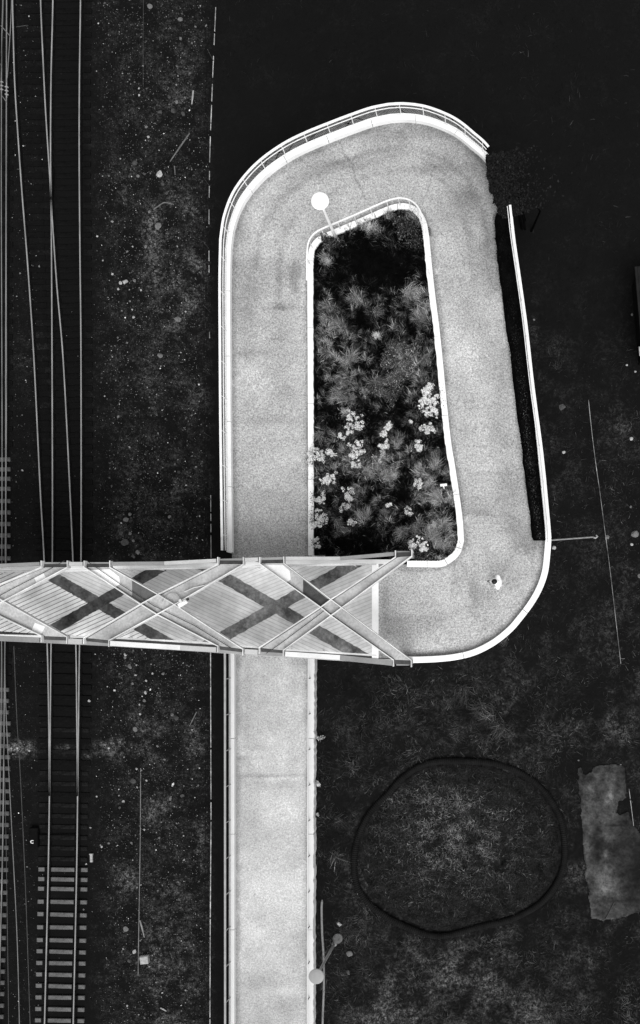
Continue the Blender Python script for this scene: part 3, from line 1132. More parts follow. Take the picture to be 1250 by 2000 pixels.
# ---------------------------------------------------------------- dark hedge along the right wall, and the overhanging bush
hpx = [(981, 424), (984, 470), (989, 520), (998, 580), (1011, 680), (1020, 755), (1033, 870), (1043, 960), (1050, 1020), (1053, 1056)]
hw = [(424, 32), (520, 33), (640, 34), (755, 32), (870, 30), (960, 28), (1056, 24)]
hz = lambda y: float(np.interp(y, [408, 1052], [6.1, 7.1]))
root = empty('hedge', W(1013, 700, hz(700)), 'long low black hedge on the path side of the right wall', 'hedge')
rings = []
HP = resample(catmull(hpx, 8), 90)
HPD = resample(catmull(hpx, 8), 900)
for i, (a, b) in enumerate(HP):
    z = hz(b)
    w = interp_px(hw, b) * (H - z) / F / 2
    cpt = W(a, b, z)
    top = .42 + .03 * math.sin(i * .9)
    t = .06 if i in (0, 89) else 0
    e = float(.16 * (vnoise(np.array([i * .16]), np.array([3.3]), 6)[0] - .5)) + random.uniform(-.008, .008)
    rings.append([cpt + Vector((-w + e + t, 0, 0)), cpt + Vector((-w + .03 + e + t, 0, top - .1)), cpt + Vector((-w + .12 + e, 0, top)), cpt + Vector((w - .12, 0, top)), cpt + Vector((w, 0, top - .1)), cpt + Vector((w, 0, 0))])
mb = MB()
mb.ring_tube(rings)
mb.build('clipped_core', M['soil'], root)
n = 9000
t = RNG.uniform(0, 899, n).astype(int)
cc = []
for k in t:
    a, b = HPD[k]
    z = hz(b)
    w = interp_px(hw, b) * (H - z) / F / 2
    p = W(a, b, z)
    x = RNG.uniform(-1.04 - .12 * float(vnoise(np.array([k * .035]), np.array([1.7]), 9)[0]), 1.0)
    cc.append((p.x + x * w, p.y + RNG.uniform(-.09, .09), z + .44 - .14 * min(abs(x), 1.1) ** 6 + RNG.normal(0, .03), x, b))
cc = np.array(cc)
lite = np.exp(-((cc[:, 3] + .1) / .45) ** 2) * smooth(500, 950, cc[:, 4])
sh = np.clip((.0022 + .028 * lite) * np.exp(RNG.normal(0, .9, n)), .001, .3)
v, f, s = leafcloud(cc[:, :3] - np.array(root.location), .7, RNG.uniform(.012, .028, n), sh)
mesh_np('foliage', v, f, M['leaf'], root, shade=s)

cb = W(985, 362, 6.9)
root = empty('overhanging_bush', Vector((cb.x, cb.y, 1.8)), 'black bush overhanging the wall gap and ragged path edge at the far right bend', 'bush')
n = 12000
r_ = np.random.default_rng(77)
# leaf clusters over the gap of the wall
edgeline = np.array([(949, 306), (953, 330), (951, 343), (957, 356), (957, 372), (966, 382), (964, 394), (975, 402), (972, 412), (984, 424)], float)
el = resample(edgeline, 200)
k = r_.integers(0, 200, n)
ox = r_.exponential(1, n) * 17
pxx = el[k, 0] + ox + r_.normal(0, 1.5, n) + 1
pyy = el[k, 1] - ox * .25 + r_.normal(0, 1.8, n)
zz = 6.75 + .5 * (vnoise(pxx / 9, pyy / 9, 12) - .5) + r_.normal(0, .12, n) - np.clip(ox - 18, 0, None) * .03
kk = (H - zz) / F
pts = np.stack([(pxx - NX) * kk, (NY - pyy) * kk, zz], 1) - np.array(root.location)
v, f, s = leafcloud(pts, .7, r_.uniform(.03, .075, n), np.clip(.0138 * np.exp(r_.normal(0, .3, n)), .006, .03))
mesh_np('foliage', v, f, M['leaf'], root, shade=s)
mb = MB()
for _ in range(4):
    e = Vector(pts[r_.integers(0, n)]) + Vector(root.location)
    b0 = Vector(root.location) + Vector((1.0 + r_.normal(0, .2), .4 + r_.normal(0, .2), 0))
    mb.tube([b0, (b0 + e) / 2 + Vector((.3, .1, .5)), e], [.06, .04, .01], 6)
mb.build('branch', M['soil'], root)

# ---------------------------------------------------------------- street lamps
def lamp(base_px, zb, disc_px, hgt, mat, head_mat, r, label, base_mat):
    b = W(*base_px, zb)
    t = W(*disc_px, zb + hgt)
    root = empty('street_lamp', b, label, 'street lamp', None)
    mb = MB()
    a = t - b
    mb.tube([b, b + a * .35, b + a * .75, b + a * .985], [.075, .065, .055, .05], 12)
    mb.build('pole', mat, root, True)
    mb = MB()
    mb.tube([b + Vector((0, 0, -.25)), b + Vector((0, 0, .10)), b + a * .09], [.17, .17, .10], 14)
    mb.build('base', base_mat, root)
    mb = MB()
    mb.disc(t, r, 40, .05, .04)
    mb.build('lamp_head', head_mat, root)
    return root, b, a


_, lb_, la_ = lamp((659, 472), 5.0, (625, 392.5), 4.1, M['lamp_white'], M['lamp_white'], .375, 'white street lamp with a disc head leaning out of the garden over the far bend', M['lamp_white'])
_, lb2, la2 = lamp((655, 1840), 2.15, (618, 1907), 4.3, M['lamp_grey'], M['lamp_grey'], .345, 'grey street lamp with a disc head beside the straight path near the bottom', M['lamp_grey'])
c = GP(660, 1832)
mb = MB()
mb.tube([c + Vector((0, 0, -.2)), c + Vector((.0, 0.0, .12)), c + Vector((.02, .02, .16))], [.24, .24, .2], 16)
tag(mb.build('concrete_footing', M['lamp_dark']), 'round grey concrete footing under the grey street lamp', 'footing')

# ---------------------------------------------------------------- footbridge
ZD, ZT = 7.4, 9.9
root = BR = empty('footbridge', W(400, 1180, ZD), 'pale steel footbridge with crossing beams over a planked deck above the railway', 'footbridge')
deckN = [(-420, 1128), (-30, 1119), (80, 1116), (215, 1113), (425, 1109), (560, 1105), (740, 1100)]
deckS = [(-420, 1212), (-30, 1231), (80, 1238), (215, 1246), (425, 1260), (560, 1271), (740, 1287)]
yN = lambda x: float(interp_px(deckN, x))
yS = lambda x: float(interp_px(deckS, x))


def slash(px0, py0, sl, x0, x1):
    """where the diagonal through (px0,py0) with slope sl meets both deck edges"""
    xs = np.linspace(x0, x1, 2000)
    y = py0 + sl * (xs - px0)
    n_ = xs[np.argmin(np.abs(y - np.array([yN(q) for q in xs])))]
    s_ = xs[np.argmin(np.abs(y - np.array([yS(q) for q in xs])))]
    return n_, s_


b1n, b1s = slash(193, 1178, .575, 0, 400)
b2n, b2s = slash(538, 1186, .575, 350, 720)
PL = {'a': planks('planks_rising', .68, math.radians(24), .165, .18), 'b': planks('planks_falling', .50, math.radians(-24), .15, .66), 'c': planks('planks_rising_fine', .58, math.radians(22), .15, .7)}


def deckfield(n0, n1, s0, s1, mat):
    mb = MB()
    top = [W(x, yN(x), ZD) for x in np.linspace(n0, n1, 12)]
    bot = [W(x, yS(x), ZD) for x in np.linspace(s0, s1, 12)]
    mb.prism([(p.x, p.y) for p in bot + top[::-1]], ZD - .06, ZD + .02)
    return mb.build('planking', mat, BR)


deckfield(-420, b1n, -420, b1s, PL['a'])
deckfield(b1n, b2n, b1s, b2s, PL['b'])
deckfield(b2n, 728, b2s, 728, PL['c'])


def band(cx, cy, sl, x0, x1, hw, mat, lift=.026):
    """dark inlaid strip across the deck"""
    n_, s_ = slash(cx, cy, sl, x0, x1)
    pts = []
    K = 60
    for i in range(K + 1):
        t = i / K
        x = n_ * (1 - t) + s_ * t
        y = cy + sl * (x - cx)
        pts.append((x, y))
    left, right = [], []
    for i, (x, y) in enumerate(pts):
        j = random.uniform(-1.6, 1.6)
        xl, xr = x - hw + j, x + hw + random.uniform(-1.6, 1.6)
        # clip to the deck
        left.append(W(xl, min(max(y, yN(xl) + 1), yS(xl) - 1), ZD))
        right.append(W(xr, min(max(y, yN(xr) + 1), yS(xr) - 1), ZD))
    mb = MB()
    mb.prism([(p.x, p.y) for p in left + right[::-1]], ZD + .021, ZD + lift)
    return mb.build('dark_strip', mat, BR)




def worn(name, dark, pale, ang):
    m, nt, b = nmat(name)
    co = coords(nt)
    n1 = mapr(nt, noise(nt, co, 1.3, 5, 0.7), 0.38, 0.68, dark, pale)
    n2 = mapr(nt, noise(nt, co, 9.0, 4, 0.7), 0.3, 0.7, 0.7, 1.35)
    nt.links.new(mth(nt, 'MULTIPLY', n1, n2), b.inputs['Base Color'])
    b.inputs['Specular IOR Level'].default_value = 0.02
    return m


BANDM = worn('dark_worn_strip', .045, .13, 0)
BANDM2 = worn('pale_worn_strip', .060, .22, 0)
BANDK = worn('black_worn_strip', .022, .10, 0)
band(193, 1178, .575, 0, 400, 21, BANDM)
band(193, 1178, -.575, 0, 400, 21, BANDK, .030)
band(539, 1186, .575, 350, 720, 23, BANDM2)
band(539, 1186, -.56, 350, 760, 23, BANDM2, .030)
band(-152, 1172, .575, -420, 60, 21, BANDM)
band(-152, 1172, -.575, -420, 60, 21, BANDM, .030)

# under the deck: joists and girders
mb = MB()
for xs in np.arange(-420, 735, 46):
    a, b = W(xs, yN(xs), ZD), W(xs, yS(xs), ZD)
    mb.box((a + b) / 2 + Vector((0, 0, -.22)), .14, (a - b).length, .3)
mb.build('joist', M['underside'], BR)
mb = MB()
a, b = W(733, yN(733) - 1, ZD), W(733, yS(733) + 1, ZD)
mb.box((a + b) / 2 + Vector((0, 0, -.12)), .29, (a - b).length, .32, 0, .01)
mb.build('threshold', M['white'], BR)


def strip(name, table, z, w, h, mat, x0=-420, x1=770, step=20, lean=0):
    mb = MB()
    xs = np.linspace(x0, x1, int((x1 - x0) / step) + 2)
    mb.bar([W(x, float(interp_px(table, x)), z) for x in xs], w, h)
    return mb.build(name, mat, BR)


BN = [(-420, 1122), (0, 1111), (215, 1107), (425, 1103.5), (560, 1097.5), (660, 1097), (770, 1097)]
BS = [(-420, 1222), (0, 1243), (215, 1256), (425, 1271), (560, 1279), (660, 1286), (770, 1293)]
TN = [(-420, 1119), (0, 1104.5), (80, 1101), (215, 1101), (320, 1100), (425, 1094.5), (560, 1090.5), (665, 1090.5), (770, 1081.5)]
TS = [(-420, 1220), (0, 1246.5), (80, 1250), (215, 1256.5), (320, 1263), (425, 1269.5), (560, 1277.5), (665, 1284.5), (770, 1295)]
strip('edge_girder', BN, ZD + .10, .19, .55, M['chord_white'])
strip('edge_girder', BS, ZD + .10, .19, .55, M['chord_white'])
strip('chord_tube', TN, ZT - .24, .12, .2, M['chord_grey'])
strip('chord_tube', [(x, y + 2) for x, y in TS], ZT - .24, .15, .2, M['chord_grey'])
CH = [mottled('chord_panel_grey', .22, .15, 1.2, 30, .12, .6, .25), mottled('chord_panel_light', .42, .15, 1.2, 30, .1, .6, .25), mottled('chord_panel_white', .66, .12, 1.2, 30, .08, .6, .25)]
for x0, x1, k in ((-420, -178, 1), (-122, 77, 0), (135, 161, 1), (218, 320, 0), (320.4, 422, 1), (478, 504, 1), (558, 664, 1), (664.4, 769, 0)):
    strip('top_chord', TN, ZT - .02, .14, .2, CH[k], x0, x1)
for x0, x1, k in ((-420, -189, 1), (-131, 77, 0), (133, 160, 1), (215, 352, 2), (352.4, 422, 1), (478, 503, 1), (557, 664, 2), (664.4, 766, 0)):
    strip('top_chord', TS, ZT - .02, .20, .2, CH[k], x0, x1)
strip('gap_strip', [(-420, 1125), (0, 1115), (215, 1110.5), (425, 1107), (560, 1102), (738, 1100.5)], ZD + .035, .10, .05, M['underside'], -420, 726)  # added dark strips, stand in for the black gap between girder and deck
strip('gap_strip', [(-420, 1217), (0, 1237), (215, 1249), (425, 1264), (560, 1273), (738, 1286)], ZD + .035, .12, .05, M['underside'], -420, 726)
HN = [(-420, 1126), (0, 1116.5), (150, 1115), (215, 1113), (425, 1109), (560, 1105), (738, 1102)]
HS = [(-420, 1216), (0, 1240.5), (80, 1242), (230, 1246), (400, 1255), (560, 1269), (738, 1280)]
strip('handrail', HN, ZD + 1.05, .06, .05, M['flange'], -420, 735)
strip('handrail', HS, ZD + 1.05, .06, .05, M['flange'], -420, 735)
strip('lower_rail', [(x, y - 2) for x, y in HN], ZD + .55, .035, .035, M['flange'], -420, 735)
strip('lower_rail', [(x, y + 1) for x, y in HS], ZD + .55, .035, .035, M['flange'], -420, 735)


def end_plate(x, y, up):
    """perpendicular end of a beam flange, from the roof diagonal out to the edge"""
    return [W(x, y, ZT), W(x, y - up, ZT)]


def cross_beam(e1, e2, up1, up2, lift, tag_dark=None):
    """one diagonal H beam: e1 and e2 are its two flange lines (photo px at roof height), web between them set lower"""
    z = ZT + lift
    E1 = [W(x, y, z) for x, y in e1]
    E2 = [W(x, y, z) for x, y in e2]
    mb = MB()
    web = resample(np.array([tuple(p) for p in E1]), 16), resample(np.array([tuple(p) for p in E2]), 16)
    dz = .19
    for i in range(15):
        a, b, c_, d = web[0][i], web[0][i + 1], web[1][i + 1], web[1][i]
        for zz_, flip in ((-dz, 0), (-dz - .02, 1)):
            q = [(p[0], p[1], z + zz_) for p in (a, b, c_, d)]
            mb.face(q if not flip else q[::-1])
    mb.cur = 1  # dark strips along both web edges: shade beside the flanges, painted in
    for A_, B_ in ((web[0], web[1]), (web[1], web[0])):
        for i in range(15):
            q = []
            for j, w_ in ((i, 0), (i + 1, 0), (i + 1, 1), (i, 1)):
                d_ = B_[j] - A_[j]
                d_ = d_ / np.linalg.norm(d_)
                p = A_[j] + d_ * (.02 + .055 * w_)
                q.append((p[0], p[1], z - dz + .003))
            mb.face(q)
    beam = mb.build('cross_beam', [M['steel'], M['dark_plate_and_shade']], BR)
    for e, other in ((e1, e2), (e2, e1)):
        pts = [(e[0][0], e[0][1] + up1[0])] + list(e) + [(e[-1][0], e[-1][1] + up2[0])]
        mb = MB()
        mb.bar([W(x, y, z) for x, y in pts], .036, .30)
        mb.build('flange', M['flange'], beam)
    # bent end of the web outside the diagonal, recess shade put into its colour
    for k, up, mt in ((0, up1, 'dark_plate_and_shade'), (-1, up2, 'dark_plate_and_shade')):
        a, b = e1[k], e2[k]
        sgn = 1 if up[0] > 0 else -1
        yo = sgn * max(abs(up[0]) - 5, 2)
        mb = MB()
        q = [W(a[0], a[1] - .0, z - dz - .004), W(b[0], b[1], z - dz - .004), W(b[0], b[1] + yo, z - dz - .06), W(a[0], a[1] + yo, z - dz - .06)]
        mb.face(q)
        mb.face([p - Vector((0, 0, .03)) for p in q][::-1])
        mb.build('end_plate', M[mt], beam)
    return beam


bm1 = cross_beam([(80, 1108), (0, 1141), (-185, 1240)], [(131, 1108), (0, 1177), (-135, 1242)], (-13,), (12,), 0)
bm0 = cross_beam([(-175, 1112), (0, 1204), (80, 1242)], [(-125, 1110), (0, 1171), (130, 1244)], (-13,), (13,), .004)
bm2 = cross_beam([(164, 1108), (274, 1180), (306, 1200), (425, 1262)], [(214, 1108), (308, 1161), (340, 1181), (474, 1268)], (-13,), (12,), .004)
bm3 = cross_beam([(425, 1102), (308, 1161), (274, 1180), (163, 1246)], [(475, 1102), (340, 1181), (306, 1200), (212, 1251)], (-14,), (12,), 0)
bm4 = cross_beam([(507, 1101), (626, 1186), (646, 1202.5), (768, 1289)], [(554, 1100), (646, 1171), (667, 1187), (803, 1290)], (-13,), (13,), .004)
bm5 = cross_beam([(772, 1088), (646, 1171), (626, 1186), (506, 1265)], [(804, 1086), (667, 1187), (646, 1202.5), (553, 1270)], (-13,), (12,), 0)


def web_patch(beam, quad, mat, lift, name):
    mb = MB()
    z = ZT - .19 + lift
    P = [W(x, y, z) for x, y in quad]
    mb.face(P)
    mb.face([p - Vector((0, 0, .003)) for p in P][::-1])
    return mb.build(name, mat, beam)


web_patch(bm4, [(592, 1159), (592, 1132), (643, 1172), (625, 1184)], M['dark_plate_and_shade'], .012, 'dark_patch')
web_patch(bm2, [(258, 1167), (258, 1134), (305, 1161), (275, 1178)], mottled('mid_grey_tone', .10, .2, 2, 30, .2), .012, 'dark_patch')
web_patch(bm2, [(175, 1113), (214, 1112), (232, 1126), (235, 1140), (226, 1146)], M['white'], .010, 'bright_patch')
web_patch(bm4, [(512, 1103), (552, 1103), (566, 1115), (568, 1132), (560, 1137)], M['chord_white'], .010, 'bright_patch')
web_patch(bm0, [(62, 1231), (68, 1216), (88, 1224), (80, 1240)], M['chord_white'], .010, 'bright_patch')
web_patch(bm1, [(66, 1127), (84, 1118), (90, 1129), (72, 1140)], M['chord_white'], .010, 'bright_patch')


def cable(beam, pts, r, mat, z=ZT - .10):
    mb = MB()
    mb.tube([W(x, y, z) for x, y in pts], r, 6)
    return mb.build('cable', mat, beam)


cable(bm2, [(172, 1097), (238, 1143), (300, 1183), (380, 1222), (452, 1266)], .014, M['underside'])
cable(bm1, [(126, 1095), (88, 1117), (22, 1151), (-40, 1185)], .014, M['underside'])
cable(bm5, [(520, 1276), (545, 1259), (608, 1212), (634, 1192)], .014, M['underside'])
cable(bm3, [(317, 1175), (322, 1164), (332, 1158), (344, 1158), (351, 1165), (353, 1172)], .012, M['wire'])
cable(bm3, [(360, 1156), (378, 1148), (400, 1143), (430, 1128)], .018, M['flange'])
# flood light clamped where two beams cross
fl = empty('floodlight', W(356, 1178, ZT), 'white floodlight clamped under the beam crossing over the bridge deck', 'floodlight')
mb = MB()
mb.box(W(357, 1178.5, ZT - .02), .40, .17, .16, .55, .02)
mb.build('lamp_body', M['white_paint'], fl)
mb = MB()
mb.box(W(353, 1174, ZT + .08), .10, .16, .12, .55, .01)
mb.box(W(361, 1173.5, ZT + .03), .12, .09, .10, .55, .01)
mb.build('bracket', M['flange'], fl)
mb = MB()
mb.box(W(364, 1172, ZT - .08), .22, .08, .08, .55)
mb.build('driver_box', M['underside'], fl)
# truss posts between girder and top chord, handrail posts
for x in (148, 490, -196):
    for T_, B_ in ((TN, BN), (TS, BS)):
        mb = MB()
        top = W(x, float(interp_px(T_, x)), ZT - .2)
        mb.tube([Vector((top.x, top.y, ZD - .1)), top], .045, 8)
        mb.build('truss_post', M['chord_grey'], BR)
for x in range(-400, 740, 64):
    for T_ in (HN, HS):
        p = W(x, float(interp_px(T_, x)), ZD + 1.02)
        mb = MB()
        mb.tube([Vector((p.x, p.y, ZD)), p], .018, 6)
        mb.build('handrail_post', M['flange'], BR)
# end frame legs that carry the last beams down to the loop
for x, y in ((787, 1080), (786, 1296)):
    p = W(x, y, ZT - .3)
    mb = MB()
    mb.box(Vector((p.x, p.y, (ZD + ZT) / 2 - .6)), .5, .16, ZT - ZD + .6)
    mb.build('portal_leg', M['chord_grey'], BR)
# abutment piers
mb = MB()
for x in (640, 20):
    a, b = W(x, yN(x), ZD), W(x, yS(x), ZD)
    if x == 640:
        continue
    mb.box(Vector(((a.x + b.x) / 2, (a.y + b.y) / 2, (ZD - .4) / 2)), .5, 1.4, ZD - .45, 0, .04)
mb.build('pier', M['chord_grey'], BR)

# ---------------------------------------------------------------- railway
RZ = .20
R1 = [(104, -160), (103, 0), (99.5, 150), (98.5, 300), (99.8, 420), (101, 600), (102, 850), (102, 1090), (99, 1300), (97, 1500), (94, 1700), (87, 1990), (81, 2200)]
R2 = [(158, -160), (157, 0), (155, 150), (154.5, 300), (156, 500), (158, 700), (158, 1090), (154.5, 1300), (152, 1500), (149.5, 1700), (143, 1990), (137, 2200)]
D1 = [(20, -160), (24, 0), (28, 150), (34.5, 260), (43, 380), (54, 520), (66, 700), (78, 950), (86, 1095), (92, 1260), (95, 1400), (96.4, 1555)]
D2 = [(75, -160), (79, 0), (84, 120), (89, 220), (97, 345), (102, 430), (111, 560), (123, 700), (134.5, 920), (142, 1090), (148, 1260), (150, 1420), (151.4, 1555)]
L1 = [(13, -160), (12, 300), (11, 700), (11, 1090), (9, 1300), (7, 1500), (4, 1700), (-4, 2000), (-8, 2200)]
L0 = [(x - 56.5, y) for x, y in L1]


def rail(root, table, bright=True, dy=0):
    P = [W(x, y, RZ) for x, y in catmull(table, 8)]
    mb = MB()
    mb.bar(P, .056 if bright else .05, .045)
    head = mb.build('rail', M['rail_steel'] if bright else M['wire'], root)
    mb = MB()
    mb.sweep(P, [(-.075, -.17), (.075, -.17), (.075, -.15), (.012, -.13), (.012, -.046), (-.012, -.046), (-.012, -.13), (-.075, -.15)])
    mb.build('rail_foot', M['rail_rust'], head)
    return head


TA = empty('railway_track', W(128, 1000, 0), 'main railway track that runs under the bridge onto pale concrete sleepers', 'railway track')
rail(TA, R1)
rail(TA, R2)
TB = empty('railway_track', W(90, 600, 0), 'diverging railway track that crosses the main rails on the way up the left', 'railway track')
rail(TB, D1)
rail(TB, D2)
TC = empty('railway_track', W(0, 1000, 0), 'second railway track cut off at the left edge with sleeper ends showing', 'railway track')
rail(TC, L1, False)
rail(TC, L0, False)
# check rail and crossing nose of the turnout
for tab in ([(103.5, 330), (101.5, 400), (104, 470)], ):
    mb = MB()
    mb.bar([W(x, y, RZ - .01) for x, y in catmull(tab, 6)], .05, .05)
    mb.build('check_rail', M['rail_rust'], TB)

x1, x2 = (lambda y: float(np.interp(y, [b for a, b in R1], [a for a, b in R1]))), (lambda y: float(np.interp(y, [b for a, b in R2], [a for a, b in R2])))


def sleeper_mesh(name, mat, ln, wd, fast=True):
    mb = MB()
    mb.box((0, 0, .04 if fast != 'low' else -.012), ln, wd, .1, 0, .012)
    if fast:
        mb.cur = 1
        for s in (-1, 1):
            mb.box((s * .765, 0, .093 if fast != 'low' else .042), .34, wd * 1.1, .03)
    o = mb.build(name, [mat, M['pad']])
    return o.data, o


me_c, tmp = sleeper_mesh('sleeper', M['sleeper'], 2.52, .205)
bpy.data.objects.remove(tmp)
me_t, tmp = sleeper_mesh('sleeper', M['timber'], 2.7, .24, 'low')
bpy.data.objects.remove(tmp)
me_e, tmp = sleeper_mesh('sleeper', mottled('worn_sleeper', .075, .4, 2.5, 18, .25), 2.52, .21, False)
bpy.data.objects.remove(tmp)
me_d, tmp = sleeper_mesh('sleeper', mottled('dim_sleeper', .0105, .5, 3, 16, .3, 1.0, 0.0), 2.52, .205, 'low')
bpy.data.objects.remove(tmp)


def put(me, root, p, rz, sx=1.0):
    o = bpy.data.objects.new('sleeper', me)
    COL.objects.link(o)
    o.parent = root
    o.location = p - Vector(root.location)
    o.rotation_euler = (0, 0, rz)
    o.scale = (sx, 1, 1)
    return o


Y = [1300 + v / 2.7778 for v in (1105, 1158, 1210, 1280, 1349, 1418, 1488, 1550, 1612, 1675, 1737, 1798, 1862, 1923, 1985)]
ys = list(Y)
for y in Y:
    put(me_c, TA, W((x1(y) + x2(y)) / 2 + 2.5, y, .02), math.radians(-1.2 + random.uniform(-.6, .6)))
y = Y[0] - 20
while y > 1275:
    put(me_d if y > 1560 or random.random() < .25 else me_t, TA, W((x1(y) + x2(y)) / 2 + 1, y, .02), math.radians(-1))
    y -= 21
y = 1080
while y > -30:
    d = (float(np.interp(y, [b for a, b in D1], [a for a, b in D1])) - x1(y)) * .5
    put(me_t, TA, W((x1(y) + x2(y)) / 2 + d * .5, y, .02), 0, 1 + abs(d) / 110)
    y -= 23
ends = [850 + v / 8 for v in (385, 538, 682, 842, 1030, 1210, 1390, 1568, 1738, 1925)]
lx = lambda y: float(np.interp(y, [b for a, b in L1], [a for a, b in L1]))
for y in ends:
    put(me_e, TC, W(lx(y) - 37.5, y, .02), math.radians(random.uniform(-.5, .5)))
y = 1280
while y < 2010:
    put(me_e if y > 1325 else me_t, TC, W(lx(y) - 38 + (0 if y < 1400 else 4 - (y - 1400) * .004), y, .02), math.radians(-.8 + random.uniform(-.5, .5)))
    y += 22
y = 868
while y > 0:
    put(me_t, TC, W(lx(y) - 37.5, y, .02), 0)
    y -= 30

# switch motor with its pale mark, beside the turnout blades
c = GP(70, 1634)
root = empty('switch_motor', c, 'dark switch motor box with a small white mark beside the track', 'switch motor')
mb = MB()
mb.box(c + Vector((0, 0, .14)), .44, 1.0, .28, 0, .03)
mb.build('housing', M['rail_rust'], root)
mb = MB()
cp = c + Vector((-.03, -.2, .29))
mb.tube([cp + Vector((.09 * math.cos(t), .07 * math.sin(t), 0)) for t in np.linspace(.9, 2 * math.pi - .9, 12)], .022, 6)
mb.build('mark', M['white_paint'], root)
mb = MB()
mb.bar([c + Vector((.2, .1, .12)), W(96, 1632, .12), W(150, 1631, .12)], .05, .04)
mb.build('drive_rod', M['rail_rust'], root)
# pale marker post by the sleepers
c = GP(180, 1675)
root = empty('marker_post', c, 'short pale marker post lying beside the first concrete sleeper', 'marker post')
mb = MB()
mb.box(c + Vector((0, 0, .08)), .13, .42, .12, .02, .02)
mb.build('shaft', M['rock'], root)
mb = MB()
mb.box(c + Vector((0, .2, .1)), .17, .06, .14, 0, .01)
mb.build('cap', M['rock'], root)

# overhead wires (5.5 m over the rails) and their insulators
WZ = 5.6


def wire(px_list, z, r, mat, label, insul=None):
    P = [W(x, y, z) for x, y in px_list]
    root = empty('overhead_wire', P[0], label, 'overhead wire')
    mb = MB()
    mb.tube([W(x, y, z) for x, y in catmull(px_list, 6)], r, 6)
    mb.build('wire', mat, root)
    for (x, y) in insul or []:
        p = W(x, y, z)
        mb = MB()
        for k in range(3):
            q = p + Vector((0, -.17 * k, 0))
            mb.tube([q + Vector((0, .02, 0)), q, q - Vector((0, .03, 0))], [.05, .085, .05], 12)
        mb.tube([p + Vector((0, .2, 0)), p + Vector((0, -.5, 0))], .02, 8)
        mb.build('insulator', M['lamp_grey'], root)
    return root


wire([(9, -140), (4, 60), (3, 160), (2.5, 400), (4, 800), (3.5, 1090), (2, 1400), (-4, 1800), (-9, 2100)], WZ, .022, M['wire'], 'overhead wire nearest the left edge with an insulator near the top', [(3, 160)])
wire([(26, -140), (22, 20), (15, 140), (12.8, 172), (12, 350), (12.6, 820), (10, 1090), (9.5, 1300), (14, 1440), (24, 1640), (34, 1850), (40, 2100)], WZ, .018, M['wire'], 'overhead wire that swings right below the bridge, carrying the second insulator', [(13, 170)])
wire([(9, -140), (7, 0), (2.6, 120), (-6, 330)], WZ + .3, .015, M['wire_dim'], 'short dim overhead wire leaving the top left corner')
wire([(27, 1262), (33, 1405), (40, 1520), (50, 1740), (58, 1976), (62, 2100)], WZ + .3, .015, M['wire_dim'], 'dim overhead wire slanting right below the bridge')
wire([(4, 1262), (6, 1400), (11, 1600), (15, 1850), (18, 2100)], WZ + .3, .013, M['wire_dim'], 'faint overhead wire close to the left track below the bridge')
for a, b, lb in (((2, 50), (20, 71), 'thin steel strut linking two overhead wires above the insulators'), ((3, 186), (13, 200), 'thin steel strut linking two overhead wires below the insulators')):
    mb = MB()
    mb.tube([W(*a, WZ + .03), W((a[0] + b[0]) / 2 + .8, (a[1] + b[1]) / 2 + .6, WZ + .03), W(*b, WZ + .03)], .018, 6)
    tag(mb.build('wire_strut', M['wire']), lb, 'strut')

# thin cables on the ground
for pts, r, mt, lb in (
    ([(32, 53), (60, 49), (85, 47), (120, 45), (155, 43), (163, 43), (171, 40)], .016, M['wire_dim'], 'thin cable lying across the rails near the top'),
    ([(275, 1500), (274.5, 1620), (273, 1720), (271, 1840), (270, 1905)], .022, M['hose'], 'thin pale cable on the trackside ground below the bridge'),
    ([(281, -60), (280, 60), (280, 170)], .012, M['wire_dim'], 'faint straight cable on the trackside ground at the top'),
    ([(300, 410), (308, 404), (322, 396), (340, 400)], .03, M['rock_mid'], 'crooked pale root beside the rocks')):
    mb = MB()
    P = catmull(pts, 6)
    mb.tube([GP(x, y, .02) for x, y in P], r, 6)
    tag(mb.build('cable' if 'cable' in lb else 'root', mt), lb, 'cable' if 'cable' in lb else 'root')

# ---------------------------------------------------------------- trackside fence (left of the walls)
FX = [(-60, 426.5), (0, 424), (120, 418.5), (300, 411.5), (420, 410), (520, 410), (700, 411.5), (1000, 413.5), (1090, 414), (1260, 413), (1600, 414), (1800, 412.5), (2100, 411.5)]
fxx = lambda y: float(np.interp(y, [a for a, b in FX], [b for a, b in FX]))


def line_fence(y0, y1, label, dashes, posts, lean):
    root = empty('wire_fence', GP(fxx(y0), y0), label, 'fence')
    for a, b in dashes:
        mb = MB()
        yy = np.linspace(a, b, max(2, int((b - a) / 25)))
        mb.bar([GP(fxx(y), y, .16) for y in yy], .038 if y0 > 1200 else .032, .05)
        mb.build('base_rail', M['fence_line'], root)
    mb = MB()
    yy = np.linspace(y0, y1, 30)
    mb.tube([GP(fxx(y), y, 1.05) for y in yy], .008, 4)
    mb.tube([GP(fxx(y), y, .6) for y in yy], .006, 4)
    mb.build('top_wire', M['rail_rust'], root)
    for y in posts:
        p = GP(fxx(y), y)
        mb = MB()
        mb.tube([p, p + Vector((0, 0, 1.08))], .018, 6)
        mb.build('post', M['wire_dim'], root)
    return root


dd = []
y = -40
while y < 430:
    ln = random.uniform(14, 55)
    dd.append((y, min(y + ln, 440)))
    y += ln + random.uniform(4, 26)
dd += [(492, 512), (520, 534), (650, 662), (968, 1000), (1004, 1018), (1024, 1040), (1046, 1090)]
line_fence(-40, 1090, 'broken pale wire fence between the railway and the outer wall above the bridge', dd, [y for y in range(0, 1090, 122)], 0)
dd = [(1262, 1460), (1463, 1560), (1566, 1600), (1604, 1790), (1793, 1985), (1988, 2100)]
line_fence(1262, 2090, 'straight pale wire fence beside the path wall below the bridge', dd, [1341, 1463, 1585, 1705, 1827, 1950], 0)


